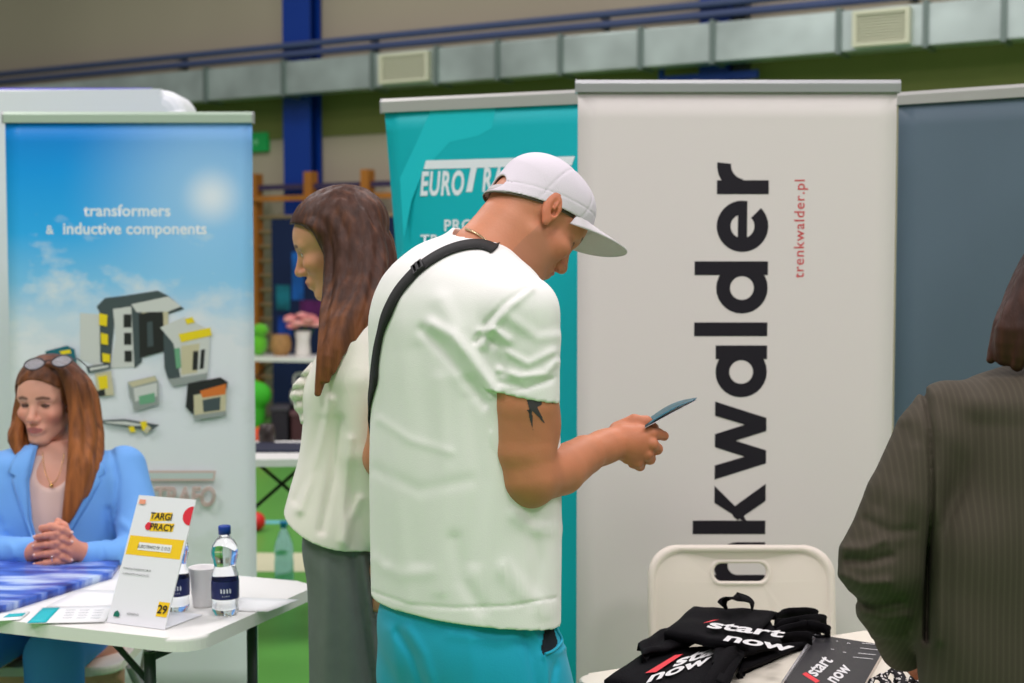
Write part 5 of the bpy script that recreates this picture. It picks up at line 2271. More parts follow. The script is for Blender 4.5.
# over the top of the shoulder to the front
for dx_, dy_, dz_ in ((0.004, 0.024, -0.008),):
    p_ = M_[0] + Vector((dx_, dy_, dz_))
    loc, nor, i, ds = shirt_tree.find_nearest(p_)
    if loc is not None:
        c0 = loc + nor * 0.0045
        w_ = (L_[0] - R_[0]).normalized() * 0.011
        L_.insert(0, c0 + w_)
        M_.insert(0, c0)
        R_.insert(0, c0 - w_)
Ls, Ms, Rs = smooth_path(L_, 4), smooth_path(M_, 4), smooth_path(R_, 4)
G = [[Ls[i], Ms[i], Rs[i]] for i in range(len(Ls))]
m = MB()
m.sheet(G, 0.0025)
strap = m.build('shoulder_strap', mat('black_webbing', (34, 34, 34), rough=0.75, bump=0.2, bscale=500), man, ws=True)
loc, nor = hit(shirt_tree, 420, 269.5)
t = (hit(shirt_tree, 428, 263)[0] - hit(shirt_tree, 411, 277)[0]).normalized()
Mb = frame_M(loc + nor * 0.006, t, nor.cross(t))
m = MB()
for a_, b_ in (((-0.012, -0.013, -0.002), (-0.008, 0.013, 0.004)), ((0.008, -0.013, -0.002), (0.012, 0.013, 0.004)), ((-0.012, -0.014, -0.002), (0.012, -0.011, 0.004)), ((-0.012, 0.011, -0.002), (0.012, 0.014, 0.004)), ((-0.003, -0.013, -0.001), (0.003, 0.013, 0.005))):
    m.box(a_, b_, Mb, 0.001)
m.build('buckle', M_black, strap, ws=True)

# ---- chain necklace
m = MB()
pts = [(452, 231), (458, 229.3), (466, 230.3), (474, 233), (482, 238), (489, 244), (496, 251)]
P3 = []
for x, y_ in pts:
    loc, nor = hit(neck_tree, x, y_)
    if loc is not None and loc.y < 2.75:
        P3.append(loc + nor * 0.003)
path = smooth_path(P3, 10)
m.tube([p + Vector((0, 0, 0.0006 * (1 if i % 2 else -1))) for i, p in enumerate(path)], [0.0026 if i % 2 else 0.0017 for i in range(len(path))], 6)
m.build('necklace', mat('pale_gold', (214, 190, 150), rough=0.25, metal=0.9), man, ws=True)

# ---- tattoo on the upper arm
decal('tattoo', [[(527, 400), (533, 396), (541, 395), (542, 404), (537, 407), (545, 424), (536, 414), (532, 410), (533, 430), (529, 416), (529, 408)],
                 [(541, 393), (548, 391), (553, 404), (546, 399)], [(547, 391), (556, 389), (556, 394), (551, 394)], [(527, 410), (531, 409), (530, 414)]], arm_tree, mat('tattoo_ink', (62, 60, 62), rough=0.55), man, 0.7, 0.0006)

# ---- cap
cap_c = Vector((-0.004, 0, 0.038))
S = Sculpt((P(470, 240, 2.72).x, 2.55, P(500, 250, 2.72).z), (P(640, 150, 2.72).x, 2.90, P(500, 135, 2.72).z), 0.0022)
O_, F_a, R_a, U_a = (np.array(q, np.float32) for q in (mh.O, mh.F, mh.R, mh.U))
BAND0, BAND1 = -0.020, 0.62        # band plane: u = BAND0 + BAND1 * f


def capl(X, Y, Z):
    px, py, pz = X - O_[0], Y - O_[1], Z - O_[2]
    f = px * F_a[0] + py * F_a[1] + pz * F_a[2]
    r = px * R_a[0] + py * R_a[1] + pz * R_a[2]
    u = px * U_a[0] + py * U_a[1] + pz * U_a[2]
    return f, r, u


X, Y, Z = S._pts((slice(None),) * 3)
f, r, u = capl(X, Y, Z)


def crown(fr, rr, ur):
    # straight-sided below its widest line, domed above
    uu_ = u - cap_c.z
    q_ = np.where(uu_ > 0, uu_ / ur, uu_ * 1.2)
    q_ = np.where(uu_ > 0, q_, 0)
    tap = 1 - np.clip(-uu_, 0, 0.2) * 0.9
    return (np.sqrt(((f - cap_c.x) / (fr * tap)) ** 2 + (r / (rr * tap)) ** 2 + q_ ** 2) - 1) * 0.088


S.d = crown(0.1025, 0.0835, 0.085).astype(np.float32)
S.ell(mh.w(0.034, 0, 0.068), (0.056, 0.060, 0.052), mh.A, 0.03)
bandz = (u - (0.012 + 0.56 * f)) / 1.18
# seams and stitched band before cutting
ang = np.arctan2(r, f - 0.006)
rad = np.sqrt(r * r + (f - 0.006) ** 2)
seam = 0
for a0 in (0, math.pi / 3, 2 * math.pi / 3, -math.pi / 3, -2 * math.pi / 3):
    seam = seam + np.exp(-((np.arctan2(np.sin(ang - a0), np.cos(ang - a0)) * rad) / 0.0022) ** 2)
S.d += (0.0011 * seam).astype(np.float32)
S.d += (0.0012 * np.exp(-((bandz - 0.022) / 0.0015) ** 2)).astype(np.float32)
S.d = np.maximum(S.d, -bandz).astype(np.float32)
inner_c = mh.w(*cap_c)
S.d = np.maximum(S.d, -crown(0.0980, 0.0795, 0.0805)).astype(np.float32)
# opening above the strap at the back
S.ell(mh.w(-0.108, 0, -0.020), (0.03, 0.030, 0.020), mh.A, 0.003, 'sub')
cap_p = S.mesh()
M_cap = mat('pale_cap_cotton', (214, 208, 216), rough=0.8, bump=0.1, bscale=400)
capo = cloth('cap', [cap_p], M_cap, man)
# bill
G = []
nA, nR_ = 25, 8
for j in range(nR_ + 1):
    t = j / nR_
    row = []
    for i in range(nA + 1):
        a_ = math.radians(-66 + 132 * i / nA)
        k = abs(math.sin(a_))
        f0, r0 = -0.001 + 0.101 * math.cos(a_), 0.0815 * math.sin(a_)
        ext = 0.092 * t * (1 - abs(a_ / math.radians(66.5)) ** 4)
        ff, rr = f0 + ext * (0.55 + 0.45 * math.cos(a_)), r0 + ext * math.sin(a_) * 0.30
        base_u = 0.012 + 0.56 * f0
        uu = base_u + 0.42 * ext - 0.030 * k * k * t - 0.6 * ext * ext + 0.003
        row.append(mh.w(ff, rr, uu))
    G.append(row)
m = MB()
m.sheet(G, 0.0035)
m.build('bill', mat('cap_bill_cotton', (208, 204, 206), rough=0.8, bump=0.1, bscale=400), capo, ws=True)
# strap across the opening
G = []
for i in range(15):
    a_ = math.radians(180 - 34 + 68 * i / 14)
    f0, r0 = -0.004 + 0.0970 * math.cos(a_), 0.0785 * math.sin(a_)
    bu = 0.012 + 0.56 * f0
    G.append([mh.w(f0, r0, bu - 0.002), mh.w(f0 * 0.995, r0 * 0.995, bu + 0.020)])
m = MB()
m.sheet(G, 0.002)
m.build('back_strap', mat('cap_strap', (176, 172, 172), rough=0.7), capo, ws=True)
m = MB()
m.ball(mh.w(-0.001, 0, 0.1285), 0.006, 12, 8)
m.build('cap_button', M_cap, capo, ws=True)
# dark sweatband edge
G = []
for i in range(41):
    a_ = 2 * math.pi * i / 40
    f0, r0 = -0.004 + 0.0962 * math.cos(a_), 0.0778 * math.sin(a_)
    bu = 0.012 + 0.56 * f0
    G.append([mh.w(f0, r0, bu - 0.0045), mh.w(f0, r0, bu + 0.004)])
m = MB()
m.sheet(G, 0.0012)
m.build('sweatband', mat('cap_sweatband', (88, 78, 66), rough=0.8), capo, ws=True)

# ---- the leaflet he reads: a folded card seen nearly edge-on
lf = empty('leaflet', (H(660, 420).x, H(660, 420).y, H(660, 420).z), 0, 'folded turquoise and white leaflet held in the man\'s right hand', 'leaflet')
LA, LB, LC, LD = P(645, 424, 2.70), P(640, 426, 2.80), P(694, 399, 2.90), P(698, 399, 2.78)


def lsheet(a, b, c, d, bow, off):
    G = []
    for i in range(9):
        s_ = i / 8
        row = []
        for j in range(5):
            t_ = j / 4
            p = a * (1 - s_) * (1 - t_) + b * (1 - s_) * t_ + c * s_ * t_ + d * s_ * (1 - t_)
            row.append(p + Vector((0, 0, off + bow * math.sin(math.pi * s_) * (0.4 + 0.6 * t_))))
        G.append(row)
    return G


la, lb, lc, ld = P(645, 427, 2.665), P(646, 421, 2.80), P(697, 398, 2.76), P(695, 400, 2.70)
m = MB()
m.sheet(lsheet(la, lb, lc, ld, 0.010, 0.001), 0.0008)
m.build('upper_leaf', mat('leaflet_print', (26, 88, 104), rough=0.35, var=0.8, bscale=90), lf, ws=True)
m = MB()
m.sheet(lsheet(la, lb, lc, ld, 0.001, -0.0015), 0.0008)
m.build('lower_leaf', mat('leaflet_back', (216, 204, 210), rough=0.4), lf, ws=True)

# =========================================================== the standing woman with long brown hair
WY = 3.10
hairmat_cols = ((66, 40, 30), (96, 58, 36))


def hair_material(name, rgb, var=0.35):
    return mat(name, rgb, rough=0.5, spec=0.28, vcol=True, bump=0.35, bscale=60, stretch=(1.0, 1.0, 0.10), var=var)


M_hair = hair_material('hair', (70, 44, 32))


def locks(S, items, spread, r_sub, n, seed, k=0.004):
    """hair locks: each item a path of points with radii; thinner strands follow it"""
    rn = random.Random(seed)
    for pts, rs in items:
        path = smooth_path(pts, 3)
        R = []
        m_ = len(rs) - 1
        for i in range(len(path)):
            t = i / (len(path) - 1) * m_
            j = min(int(t), m_ - 1)
            R.append((rs[j] + (rs[j + 1] - rs[j]) * (t - j)) * min(1.0, 0.4 + 0.12 * i))
        S.chain(path, R, 0.008)
        for q in range(n):
            a0 = rn.uniform(0, 6.28)
            d0 = Vector((math.cos(a0), math.sin(a0) * 0.7, rn.uniform(-0.3, 0.3)))
            tw = rn.uniform(-0.8, 0.8)
            P3 = []
            for i, p in enumerate(path):
                a1 = a0 + tw * i / len(path)
                wv_ = 0.0035 * math.sin(0.55 * i + 5 * d0.x) * min(1.0, i / 8)
                P3.append(p + Vector((math.cos(a1), math.sin(a1), 0.2 * d0.z)) * (R[i] * spread * min(1.0, 0.25 + i / 7)) + Vector((wv_, 0, 0)))
            S.chain(P3, [max(r_sub * (R[i] / max(R)), 0.0025) for i in range(len(P3))], k)


def hair_col(c0, c1, zlo, zhi):
    a, b = np.array(lin(c0)[:3], np.float32), np.array(lin(c1)[:3], np.float32)

    def fn(v):
        t = np.clip((zhi - v[:, 2]) / (zhi - zlo), 0, 1)
        t = np.clip(t + 0.25 * noise3(v * np.array((1, 1, 0.15), np.float32), 70, 21) + 0.25 * noise3(v * np.array((1, 1, 0.08), np.float32), 260, 22), 0, 1)[:, None]
        return a * (1 - t) + b * t
    return fn


wh = Head(P(342, 246, WY), math.radians(180 - 4), math.radians(21), 0.93, female=True)
S = Sculpt((P(280, 243, WY).x, 2.95, P(300, 345, WY).z), (P(405, 243, WY).x, 3.26, P(300, 182, WY).z), 0.0022)
wh.build(S)
nbw = P(358, 325, WY)
S.chain([wh.w(-0.02, 0, -0.02), wh.w(-0.02, 0, -0.07), nbw], [0.05, 0.046, 0.056], 0.025)
w_head = S.mesh(wh.color((206, 150, 116), (178, 104, 96), (70, 46, 36), blush=0.12))
# trunk, arms and legs under the clothes
S = Sculpt((-0.72, 2.78, 0.0), (-0.12, 3.42, 1.46), 0.009)
wc = P(347, 400, WY)
wx = wc.x


def wrow(py, l, r, ry, fwd=0.0):
    a, b = P(l, py, WY), P(r, py, WY)
    return ((a.z), (a.x + b.x) / 2, WY + fwd, (b.x - a.x) / 2, ry)


S.loft([wrow(345, 345, 370, 0.10), wrow(380, 326, 374, 0.13), wrow(450, 326, 370, 0.11), wrow(520, 324, 374, 0.125), wrow(600, 328, 374, 0.13)], 0, 0.0)
for q in (-1, 1):
    S.chain([(wx, WY + q * 0.085, 0.84), (wx, WY + q * 0.075, 0.48), (wx + 0.02, WY + q * 0.07, 0.09), (wx - 0.09, WY + q * 0.075, 0.05)], [0.06, 0.05, 0.036, 0.034], 0.03)
# arms hanging, swung a little back
NA = [P(361, 345, 2.955), P(368, 450, 2.945), P(386, 545, 2.965)]
FA = [Vector((wx + 0.03, WY + 0.15, 1.36)), Vector((wx + 0.03, WY + 0.19, 1.10)), Vector((wx + 0.05, WY + 0.17, 0.88))]
for A_arm in (NA, FA):
    S.chain(A_arm, [0.040, 0.034, 0.024], 0.02)
    h_ = A_arm[-1]
    S.ell(h_ + Vector((0.004, 0, -0.05)), (0.020, 0.016, 0.042), None, 0.012)
    for i in range(4):
        S.chain([h_ + Vector((-0.018 + 0.013 * i, 0, -0.08)), h_ + Vector((-0.022 + 0.013 * i, 0.004, -0.12)), h_ + Vector((-0.030 + 0.013 * i, 0.004, -0.145 + 0.006 * abs(i - 1.5)))], [0.010, 0.009, 0.008], 0.003)
    S.chain([h_ + Vector((-0.014, 0, -0.03)), h_ + Vector((-0.036, 0.006, -0.065)), h_ + Vector((-0.040, 0.008, -0.09))], [0.012, 0.010, 0.008], 0.004)
S.cut(lambda X, Y, Z: 0.0 - Z + 0 * X + 0 * Y)
w_trunk = S.mesh(arm_col((206, 150, 116)))
woman = person_root([w_head, w_trunk], (wx, WY, 0), 'woman with long brown hair in a cream blouse and grey skirt looking down')

# blouse
S = Sculpt((P(275, 400, WY).x, 2.82, 0.86), (P(400, 400, WY).x, 3.38, 1.47), 0.0036)
S.loft([wrow(308, 346, 372, 0.05), wrow(316, 340, 378, 0.09), wrow(326, 332, 384, 0.15), wrow(350, 320, 388, 0.175), wrow(384, 305, 389, 0.175), wrow(420, 304, 388, 0.165), wrow(455, 300, 388, 0.165),
        wrow(490, 291, 390, 0.175), wrow(515, 285, 391, 0.185), wrow(560, 280, 392, 0.19)], 0, 0.0, pw=2.3)
# near sleeve with its soft fullness
S.chain([P(360, 336, 2.97), P(361, 380, 2.945), P(368, 450, 2.945), P(383, 530, 2.965)], [0.050, 0.054, 0.050, 0.036], 0.03)
S.chain([FA[0], FA[1], FA[2] + Vector((0, 0, 0.06))], [0.052, 0.050, 0.036], 0.03)
ycw = lambda p: p[:, 1] - (WY + 0.06)
S.warp(folds([([(330, 400), (318, 450), (300, 510)], 5, 0.005), ([(340, 420), (332, 480), (322, 530)], 5, -0.005), ([(350, 440), (345, 490), (342, 540)], 5, 0.005), ([(322, 420), (312, 470), (296, 500)], 5, -0.003),
              
              ([(360, 500), (350, 520), (345, 545)], 5, 0.005)], ycw))
S.warp(lambda p: 0.0014 * noise3(p * np.array((1, 1, 0.3), np.float32), 18, 31))
h0, h1 = P(286, 507, WY), P(369, 550, WY - 0.13)
hs = (h1.z - h0.z) / (h1.x - h0.x)
S.cut(lambda X, Y, Z: (h0.z + hs * (X - h0.x) - 0.06 * np.sin(np.clip((X - h0.x) / 0.06, 0, math.pi)) * 0.25) - Z + 0 * Y)
S.chain([nbw + Vector((0, 0, -0.03)), nbw + Vector((-0.01, 0, 0.03)), nbw + Vector((-0.03, 0, 0.08))], [0.056, 0.054, 0.06], 0.006, 'sub')
S.loft([(0.80, wx, WY, 0.085, 0.15), (0.95, wx, WY, 0.085, 0.14), (0.99, wx, WY, 0.075, 0.12)], 0, 0.0, 'sub')
blouse_p = S.mesh()
M_blouse = mat('cream_chiffon', (236, 232, 222), rough=0.75, bump=0.05, bscale=300, sheen=0.2)
blouse = cloth('blouse', [blouse_p], M_blouse, woman)
# frilled front edge
m = MB()
G = []
fp = smooth_path([P(316, 362, 3.03), P(306, 378, 3.03), P(301, 392, 3.03), P(304, 406, 3.04), P(307, 422, 3.04)], 6)
for i, p in enumerate(fp):
    w_ = 0.018 * math.sin(math.pi * (i + 2) / (len(fp) + 3)) + 0.004
    wob = 0.008 * math.sin(i * 1.3)
    G.append([p + Vector((0.012, -0.01, 0)), p + Vector((-w_ * 0.5, -0.012 + wob, 0.002)), p + Vector((-w_, wob * 1.6, -0.004))])
m.sheet(G, 0.002)
m.build('frill', M_blouse, blouse, ws=True)
m = MB()
G = []
for i, p in enumerate(fp):
    wob = 0.009 * math.sin(i * 1.5 + 1)
    G.append([p + Vector((0.016, 0.03, 0)), p + Vector((-0.004, 0.02 + wob, 0.0)), p + Vector((-0.016, 0.03 + wob, -0.006))])
m.sheet(G, 0.002)
m.build('frill', M_blouse, blouse, ws=True)

# skirt: long and narrow
S = Sculpt((P(290, 600, WY).x, 2.86, 0.28), (P(405, 600, WY).x, 3.34, 1.06), 0.006)
S.loft([wrow(500, 312, 384, 0.14), wrow(540, 304, 387, 0.175), wrow(575, 309, 387, 0.185), wrow(630, 311, 387, 0.19), wrow(690, 312, 388, 0.19), wrow(800, 313, 389, 0.19), wrow(850, 315, 389, 0.185)], 0, 0.0)
S.warp(folds([([(352, 550), (362, 620), (372, 690)], 5, -0.006), ([(364, 560), (374, 640), (380, 690)], 4, 0.006), ([(322, 545), (326, 610), (322, 690)], 7, 0.003), ([(338, 548), (342, 690)], 7, -0.003)], ycw))
M_skirt = mat('grey_wool', (104, 112, 108), rough=0.85, bump=0.08, bscale=300, var=0.05, vscale=30)
cloth('skirt', [S.mesh()], M_skirt, woman)
for q in (-1, 1):
    S = Sculpt((wx - 0.3, WY + q * 0.075 - 0.1, -0.02), (wx + 0.15, WY + q * 0.075 + 0.1, 0.16), 0.006)
    shoe(S, (wx + 0.04, WY + q * 0.075), (-1, 0), 0.25)
    S.cut(lambda X, Y, Z: 0.0 - Z + 0 * X + 0 * Y)
    cloth('shoe', [S.mesh()], mat('dark_leather', (40, 36, 34), rough=0.45), woman)

# hair
S = Sculpt((P(283, 300, WY).x, 2.84, P(300, 404, WY).z), (P(408, 300, WY).x, 3.30, P(300, 178, WY).z), 0.0028)
S.ell(wh.w(-0.008, 0, 0.042), (0.112, 0.091, 0.092), wh.A, 0.0)
# keep the face free
f0_ = np.array(wh.O, np.float32)


def whl(p):
    return wh.local(p)


X, Y, Z = S._pts((slice(None),) * 3)
px_, py_, pz_ = X - f0_[0], Y - f0_[1], Z - f0_[2]
f = (px_ * wh.F.x + py_ * wh.F.y + pz_ * wh.F.z) / wh.s
u = (px_ * wh.U.x + py_ * wh.U.y + pz_ * wh.U.z) / wh.s
face = np.minimum(f - 0.034, 0.090 - 0.45 * np.clip(0.09 - f, 0, 1) - u) * 0.8
S.d = np.maximum(S.d, face).astype(np.float32)


def LK(*a, Y0=3.015):
    return [P(x, y_, Y0 + dy) for x, y_, dy in a]


items = [
    (LK((296, 219, 0.06), (306, 223, 0.03), (319, 228, 0.01), (330, 244, 0.005), (331, 280, -0.02), (327, 320, -0.07), (323, 360, -0.105), (317, 394, -0.11)), [0.008, 0.013, 0.016, 0.017, 0.017, 0.016, 0.013, 0.004]),
    (LK((304, 208, 0.06), (325, 214, 0.02), (341, 235, 0.0), (343, 275, -0.03), (337, 320, -0.08), (329, 356, -0.11), (325, 381, -0.115)), [0.012, 0.018, 0.02, 0.02, 0.019, 0.015, 0.005]),
    (LK((316, 198, 0.06), (340, 206, 0.02), (354, 236, 0.0), (354, 280, -0.035), (346, 320, -0.085), (338, 350, -0.11), (331, 372, -0.115)), [0.014, 0.019, 0.021, 0.021, 0.02, 0.014, 0.004]),
    (LK((330, 194, 0.07), (354, 206, 0.025), (366, 238, 0.005), (365, 275, -0.035), (356, 312, -0.08), (343, 352, -0.11)), [0.014, 0.019, 0.021, 0.022, 0.018, 0.005]),
    (LK((340, 193, 0.08), (364, 210, 0.04), (376, 242, 0.02), (377, 275, -0.02), (369, 308, -0.065), (354, 340, -0.10)), [0.014, 0.019, 0.02, 0.021, 0.018, 0.006]),
    (LK((350, 196, 0.09), (374, 222, 0.06), (384, 252, 0.05), (386, 285, 0.04), (380, 330, 0.03)), [0.014, 0.018, 0.018, 0.019, 0.01]),
    (LK((346, 194, 0.12), (374, 222, 0.12), (385, 255, 0.12), (386, 300, 0.11), (380, 350, 0.10)), [0.02, 0.024, 0.026, 0.026, 0.012]),
    (LK((330, 196, 0.14), (352, 214, 0.17), (362, 250, 0.18), (360, 300, 0.19), (350, 350, 0.2)), [0.02, 0.024, 0.026, 0.026, 0.012]),
    (LK((300, 216, 0.11), (316, 218, 0.14), (332, 240, 0.165), (334, 290, 0.175), (326, 340, 0.18)), [0.010, 0.016, 0.018, 0.018, 0.008]),
]
locks(S, items, 0.72, 0.0052, 11, 7)
S.warp(lambda p: 0.0012 * noise3(p * np.array((1, 1, 0.12), np.float32), 160, 14))
hw = cloth('hair', [S.mesh(hair_col((66, 40, 29), (122, 74, 44), 1.30, 1.52))], M_hair, woman)

# =========================================================== the seated woman in the blue blazer
SY = 3.88
hs_ = Head(P(50, 402, SY + 0.085), math.radians(-90 - 9), math.radians(8), 0.97, female=True)
S = Sculpt((P(-5, 400, SY).x, SY - 0.12, P(40, 470, SY).z), (P(112, 400, SY).x, SY + 0.26, P(40, 350, SY).z), 0.0022)
hs_.build(S)
nbs = P(54, 470, SY + 0.08)
S.chain([hs_.w(-0.02, 0, -0.02), hs_.w(-0.02, 0, -0.07), nbs], [0.05, 0.046, 0.056], 0.025)
s_head = S.mesh(hs_.color((214, 158, 136), (170, 92, 90), (84, 52, 42), blush=0.16, lid=(66, 44, 40)))
scx = P(52, 500, SY + 0.06)
S = Sculpt((-1.75, 3.30, 0.0), (-0.85, 4.45, 1.22), 0.009)


def srow(py, l, r, ry, Y=SY + 0.07):
    a, b = P(l, py, Y), P(r, py, Y)
    return (a.z, (a.x + b.x) / 2, Y, (b.x - a.x) / 2, ry)


S.loft([srow(446, 30, 76, 0.05), srow(456, 0, 104, 0.07), srow(480, -24, 128, 0.085), srow(520, -20, 124, 0.10), srow(580, -14, 118, 0.09), srow(660, -20, 124, 0.10), srow(690, -20, 124, 0.10)], 0, 0.0)
for q in (-1, 1):
    x = scx.x + q * 0.095
    S.chain([(x, SY + 0.14, 0.53), (x + q * 0.02, SY - 0.30, 0.52), (x + q * 0.02, SY - 0.30, 0.12), (x + q * 0.02, SY - 0.40, 0.05)], [0.085, 0.06, 0.042, 0.038], 0.03)
S.cut(lambda X, Y, Z: 0.0 - Z + 0 * X + 0 * Y)
s_trunk = S.mesh(arm_col((214, 158, 136)))
# chest seen in the neckline
S = Sculpt((P(10, 500, SY).x, SY - 0.10, P(40, 560, SY).z), (P(100, 500, SY).x, SY + 0.2, P(40, 436, SY).z), 0.004)
S.loft([srow(440, 36, 70, 0.045), srow(450, 18, 88, 0.06), srow(465, 0, 104, 0.085), srow(500, -4, 108, 0.112), srow(560, 0, 104, 0.112)], 0, 0.0)
s_chest = S.mesh(arm_col((214, 158, 136)))
# clasped hands on the table
HYs = 3.69
S = Sculpt((P(8, 550, HYs).x, HYs - 0.12, 0.735), (P(104, 550, HYs).x, HYs + 0.12, P(50, 508, HYs).z), 0.0021)


def Q(x, y, dy=0.0):
    return P(x, y, HYs + dy)


S.chain([Q(12, 554, 0.05), Q(30, 553, 0.02), Q(42, 549, 0.0)], [0.026, 0.025, 0.026], 0.02)
S.chain([Q(98, 556, 0.05), Q(84, 553, 0.02), Q(72, 550, 0.0)], [0.027, 0.026, 0.027], 0.02)
S.ell(Q(46, 546, 0.0), (0.026, 0.026, 0.034), None, 0.015)
S.ell(Q(67, 547, 0.0), (0.026, 0.026, 0.034), None, 0.015)
nails = []
for i in range(4):
    y0 = 535 + 9.2 * i
    # fingers of the hand on the right end on the left side, and the other way round
    a = [Q(69 - i, y0 - 1, -0.018), Q(58, y0 - 1.5, -0.036), Q(46, y0 + 0.5, -0.036), Q(36 - (1 if i == 1 else 0), y0 + 2.5, -0.022)]
    finger(S, a, [0.0098, 0.0095, 0.0085, 0.0072], 0.0025)
    nails.append((a[-1], a[-2]))
    y1 = y0 - 4.6
    b = [Q(42 + i, y1 - 2, -0.014), Q(53, y1 - 3.5, -0.034), Q(62, y1 - 1, -0.035), Q(70, y1 + 2.5, -0.022)]
    finger(S, b, [0.0098, 0.0095, 0.0085, 0.0072], 0.0025)
    nails.append((b[-1], b[-2]))
finger(S, [Q(44, 538, 0.0), Q(50, 527, -0.004), Q(57, 525, -0.010)], [0.013, 0.0105, 0.0085], 0.005)
finger(S, [Q(69, 538, 0.0), Q(64, 526, 0.004), Q(58, 521, 0.000)], [0.013, 0.0105, 0.0085], 0.005)
S.cut(lambda X, Y, Z: TOP + 0.001 - Z + 0 * X + 0 * Y)


def hand_col(v):
    c = arm_col((206, 140, 118))(v)
    return c


s_hands = S.mesh(hand_col)
seated = person_root([s_head, s_trunk, s_chest, s_hands], (scx.x, SY + 0.1, 0), 'seated woman in a light blue blazer with clasped hands behind the left table')
seat2 = folding_chair((scx.x, SY + 0.16, 0), 0.0, 'white folding chair under the seated woman in the blue blazer')
m_nail = mat('pale_nail', (232, 196, 186), rough=0.25)
for tip, prev in nails:
    d = (tip - prev).normalized()
    o_ = Vector((0, -0.72, 0.69))
    m = MB()
    m.ball((0, 0, 0), (0.0052, 0.0036, 0.0018), 10, 6, None)
    z = (o_ - d * o_.dot(d)).normalized()
    me_M = frame_M(tip + z * 0.0066 + d * 0.0015, d, z.cross(d))
    for v in m.bm.verts:
        v.co = me_M @ v.co
    m.build('fingernail', m_nail, seated, ws=True)
# ring on a finger
m = MB()
rc_ = Q(53, 558, -0.037)
m.tube([rc_ + Vector((0.0, 0.0098 * math.cos(t), 0.0098 * math.sin(t))) for t in [2 * math.pi * i / 16 for i in range(16)]], 0.0014, 6, closed=True)
m.build('ring', mat('silver', (210, 210, 214), rough=0.2, metal=1.0), seated, ws=True)

# top
S = Sculpt((P(0, 500, SY).x, SY - 0.10, P(40, 640, SY).z), (P(110, 500, SY).x, SY + 0.2, P(40, 446, SY).z), 0.004)
S.loft([srow(452, 24, 82, 0.064), srow(465, -2, 106, 0.089), srow(500, -6, 110, 0.117), srow(560, -2, 106, 0.117), srow(636, -6, 110, 0.117)], 0, 0.0)
S.cone(P(50, 430, SY - 0.05), P(49, 470, SY - 0.05), 0.075, 0.055, 0.01, 'sub')
M_nude = mat('nude_jersey', (214, 186, 176), rough=0.75, bump=0.05, bscale=300)
cloth('top', [S.mesh()], M_nude, seated)

# blazer
S = Sculpt((P(-50, 500, SY).x - 0.05, 3.60, P(40, 690, SY).z), (P(160, 500, SY).x, 4.10, P(40, 436, SY).z), 0.0042)
S.loft([srow(442, 34, 74, 0.06), srow(448, 12, 92, 0.075), srow(456, -16, 118, 0.095), srow(470, -32, 134, 0.11), srow(495, -32, 134, 0.125), srow(530, -28, 130, 0.13), srow(580, -20, 122, 0.125), srow(640, -26, 128, 0.13), srow(700, -32, 134, 0.135)], 0, 0.0)
for shx, pts, rs in ((1, [P(124, 468, SY + 0.07), P(136, 510, SY + 0.02), P(139, 552, SY - 0.05)], [0.062, 0.060, 0.056]),
                     (-1, [P(-22, 468, SY + 0.07), P(-36, 510, SY + 0.02), P(-36, 550, SY - 0.05)], [0.062, 0.060, 0.056])):
    S.chain(pts, rs, 0.025)
S.chain([P(139, 553, SY - 0.05), P(112, 556, HYs + 0.07), P(90, 555, HYs + 0.03)], [0.056, 0.045, 0.036], 0.02)
S.chain([P(-36, 551, SY - 0.05), P(-6, 552, HYs + 0.09), P(26, 552, HYs + 0.03)], [0.056, 0.046, 0.037], 0.02)
# V opening down to the hands, lapels on both sides
vop = [(P(40, 440, SY), P(30, 500, SY - 0.04), P(40, 560, SY - 0.04)), (P(62, 440, SY), P(72, 500, SY - 0.04), P(60, 560, SY - 0.04))]


def vee(p):
    u_, v_ = proj(p)
    l_ = np.interp(v_, [430, 450, 480, 520, 545, 570], [44, 36, 29, 30, 36, 47])
    r_ = np.interp(v_, [430, 450, 480, 520, 545, 570], [64, 74, 72, 66, 60, 50])
    return u_, v_, l_, r_


yf = SY + 0.02
idx, p = S.near(0.14)
u_, v_, l_, r_ = vee(p)
# depth of the opening only on the front
inn = np.minimum(np.minimum(u_ - l_, r_ - u_), 575 - v_) * (SY / FPX)
frontm = p[:, 1] < SY + 0.05
dd = S.d[idx]
S.d[idx] = np.where(frontm & (v_ < 580), np.maximum(dd, np.minimum(inn, 0.05)), dd).astype(np.float32)
fl = []
for (a_, b_) in (([(24, 442), (12, 480), (20, 505), (40, 560)], 0.006), ([(82, 442), (93, 478), (84, 504), (58, 560)], 0.006)):
    fl.append((a_, 4.0, -0.004))
fl += [([(30, 448), (21, 482), (28, 520), (42, 560)], 6.5, 0.008), ([(76, 448), (83, 482), (75, 520), (56, 560)], 6.5, 0.008),
       ([(112, 452), (118, 480), (116, 520)], 3, -0.007), ([(-8, 452), (-10, 500)], 3, -0.007),
       ([(118, 520), (132, 530), (146, 520)], 4, 0.006), ([(108, 510), (112, 540)], 4, -0.005), ([(125, 545), (132, 560)], 4, 0.005), ([(100, 545), (106, 565)], 3, -0.004), ([(6, 530), (14, 556)], 4, 0.005), ([(-2, 520), (10, 540)], 4, -0.005)]
S.warp(folds(fl, lambda p: p[:, 1] - (SY + 0.08)))
S.warp(lambda p: 0.0016 * noise3(p, 26, 41))
S.cut(lambda X, Y, Z: np.where(Y < SY - 0.08, TOP + 0.002, 0.50) - Z + 0 * X)
M_blazer = mat('light_blue_suiting', (108, 166, 232), rough=0.75, bump=0.06, bscale=300, sheen=0.1)
blz_p = S.mesh()
blz = cloth('blazer', [blz_p], M_blazer, seated)
b_tree = tree_of([blz_p])
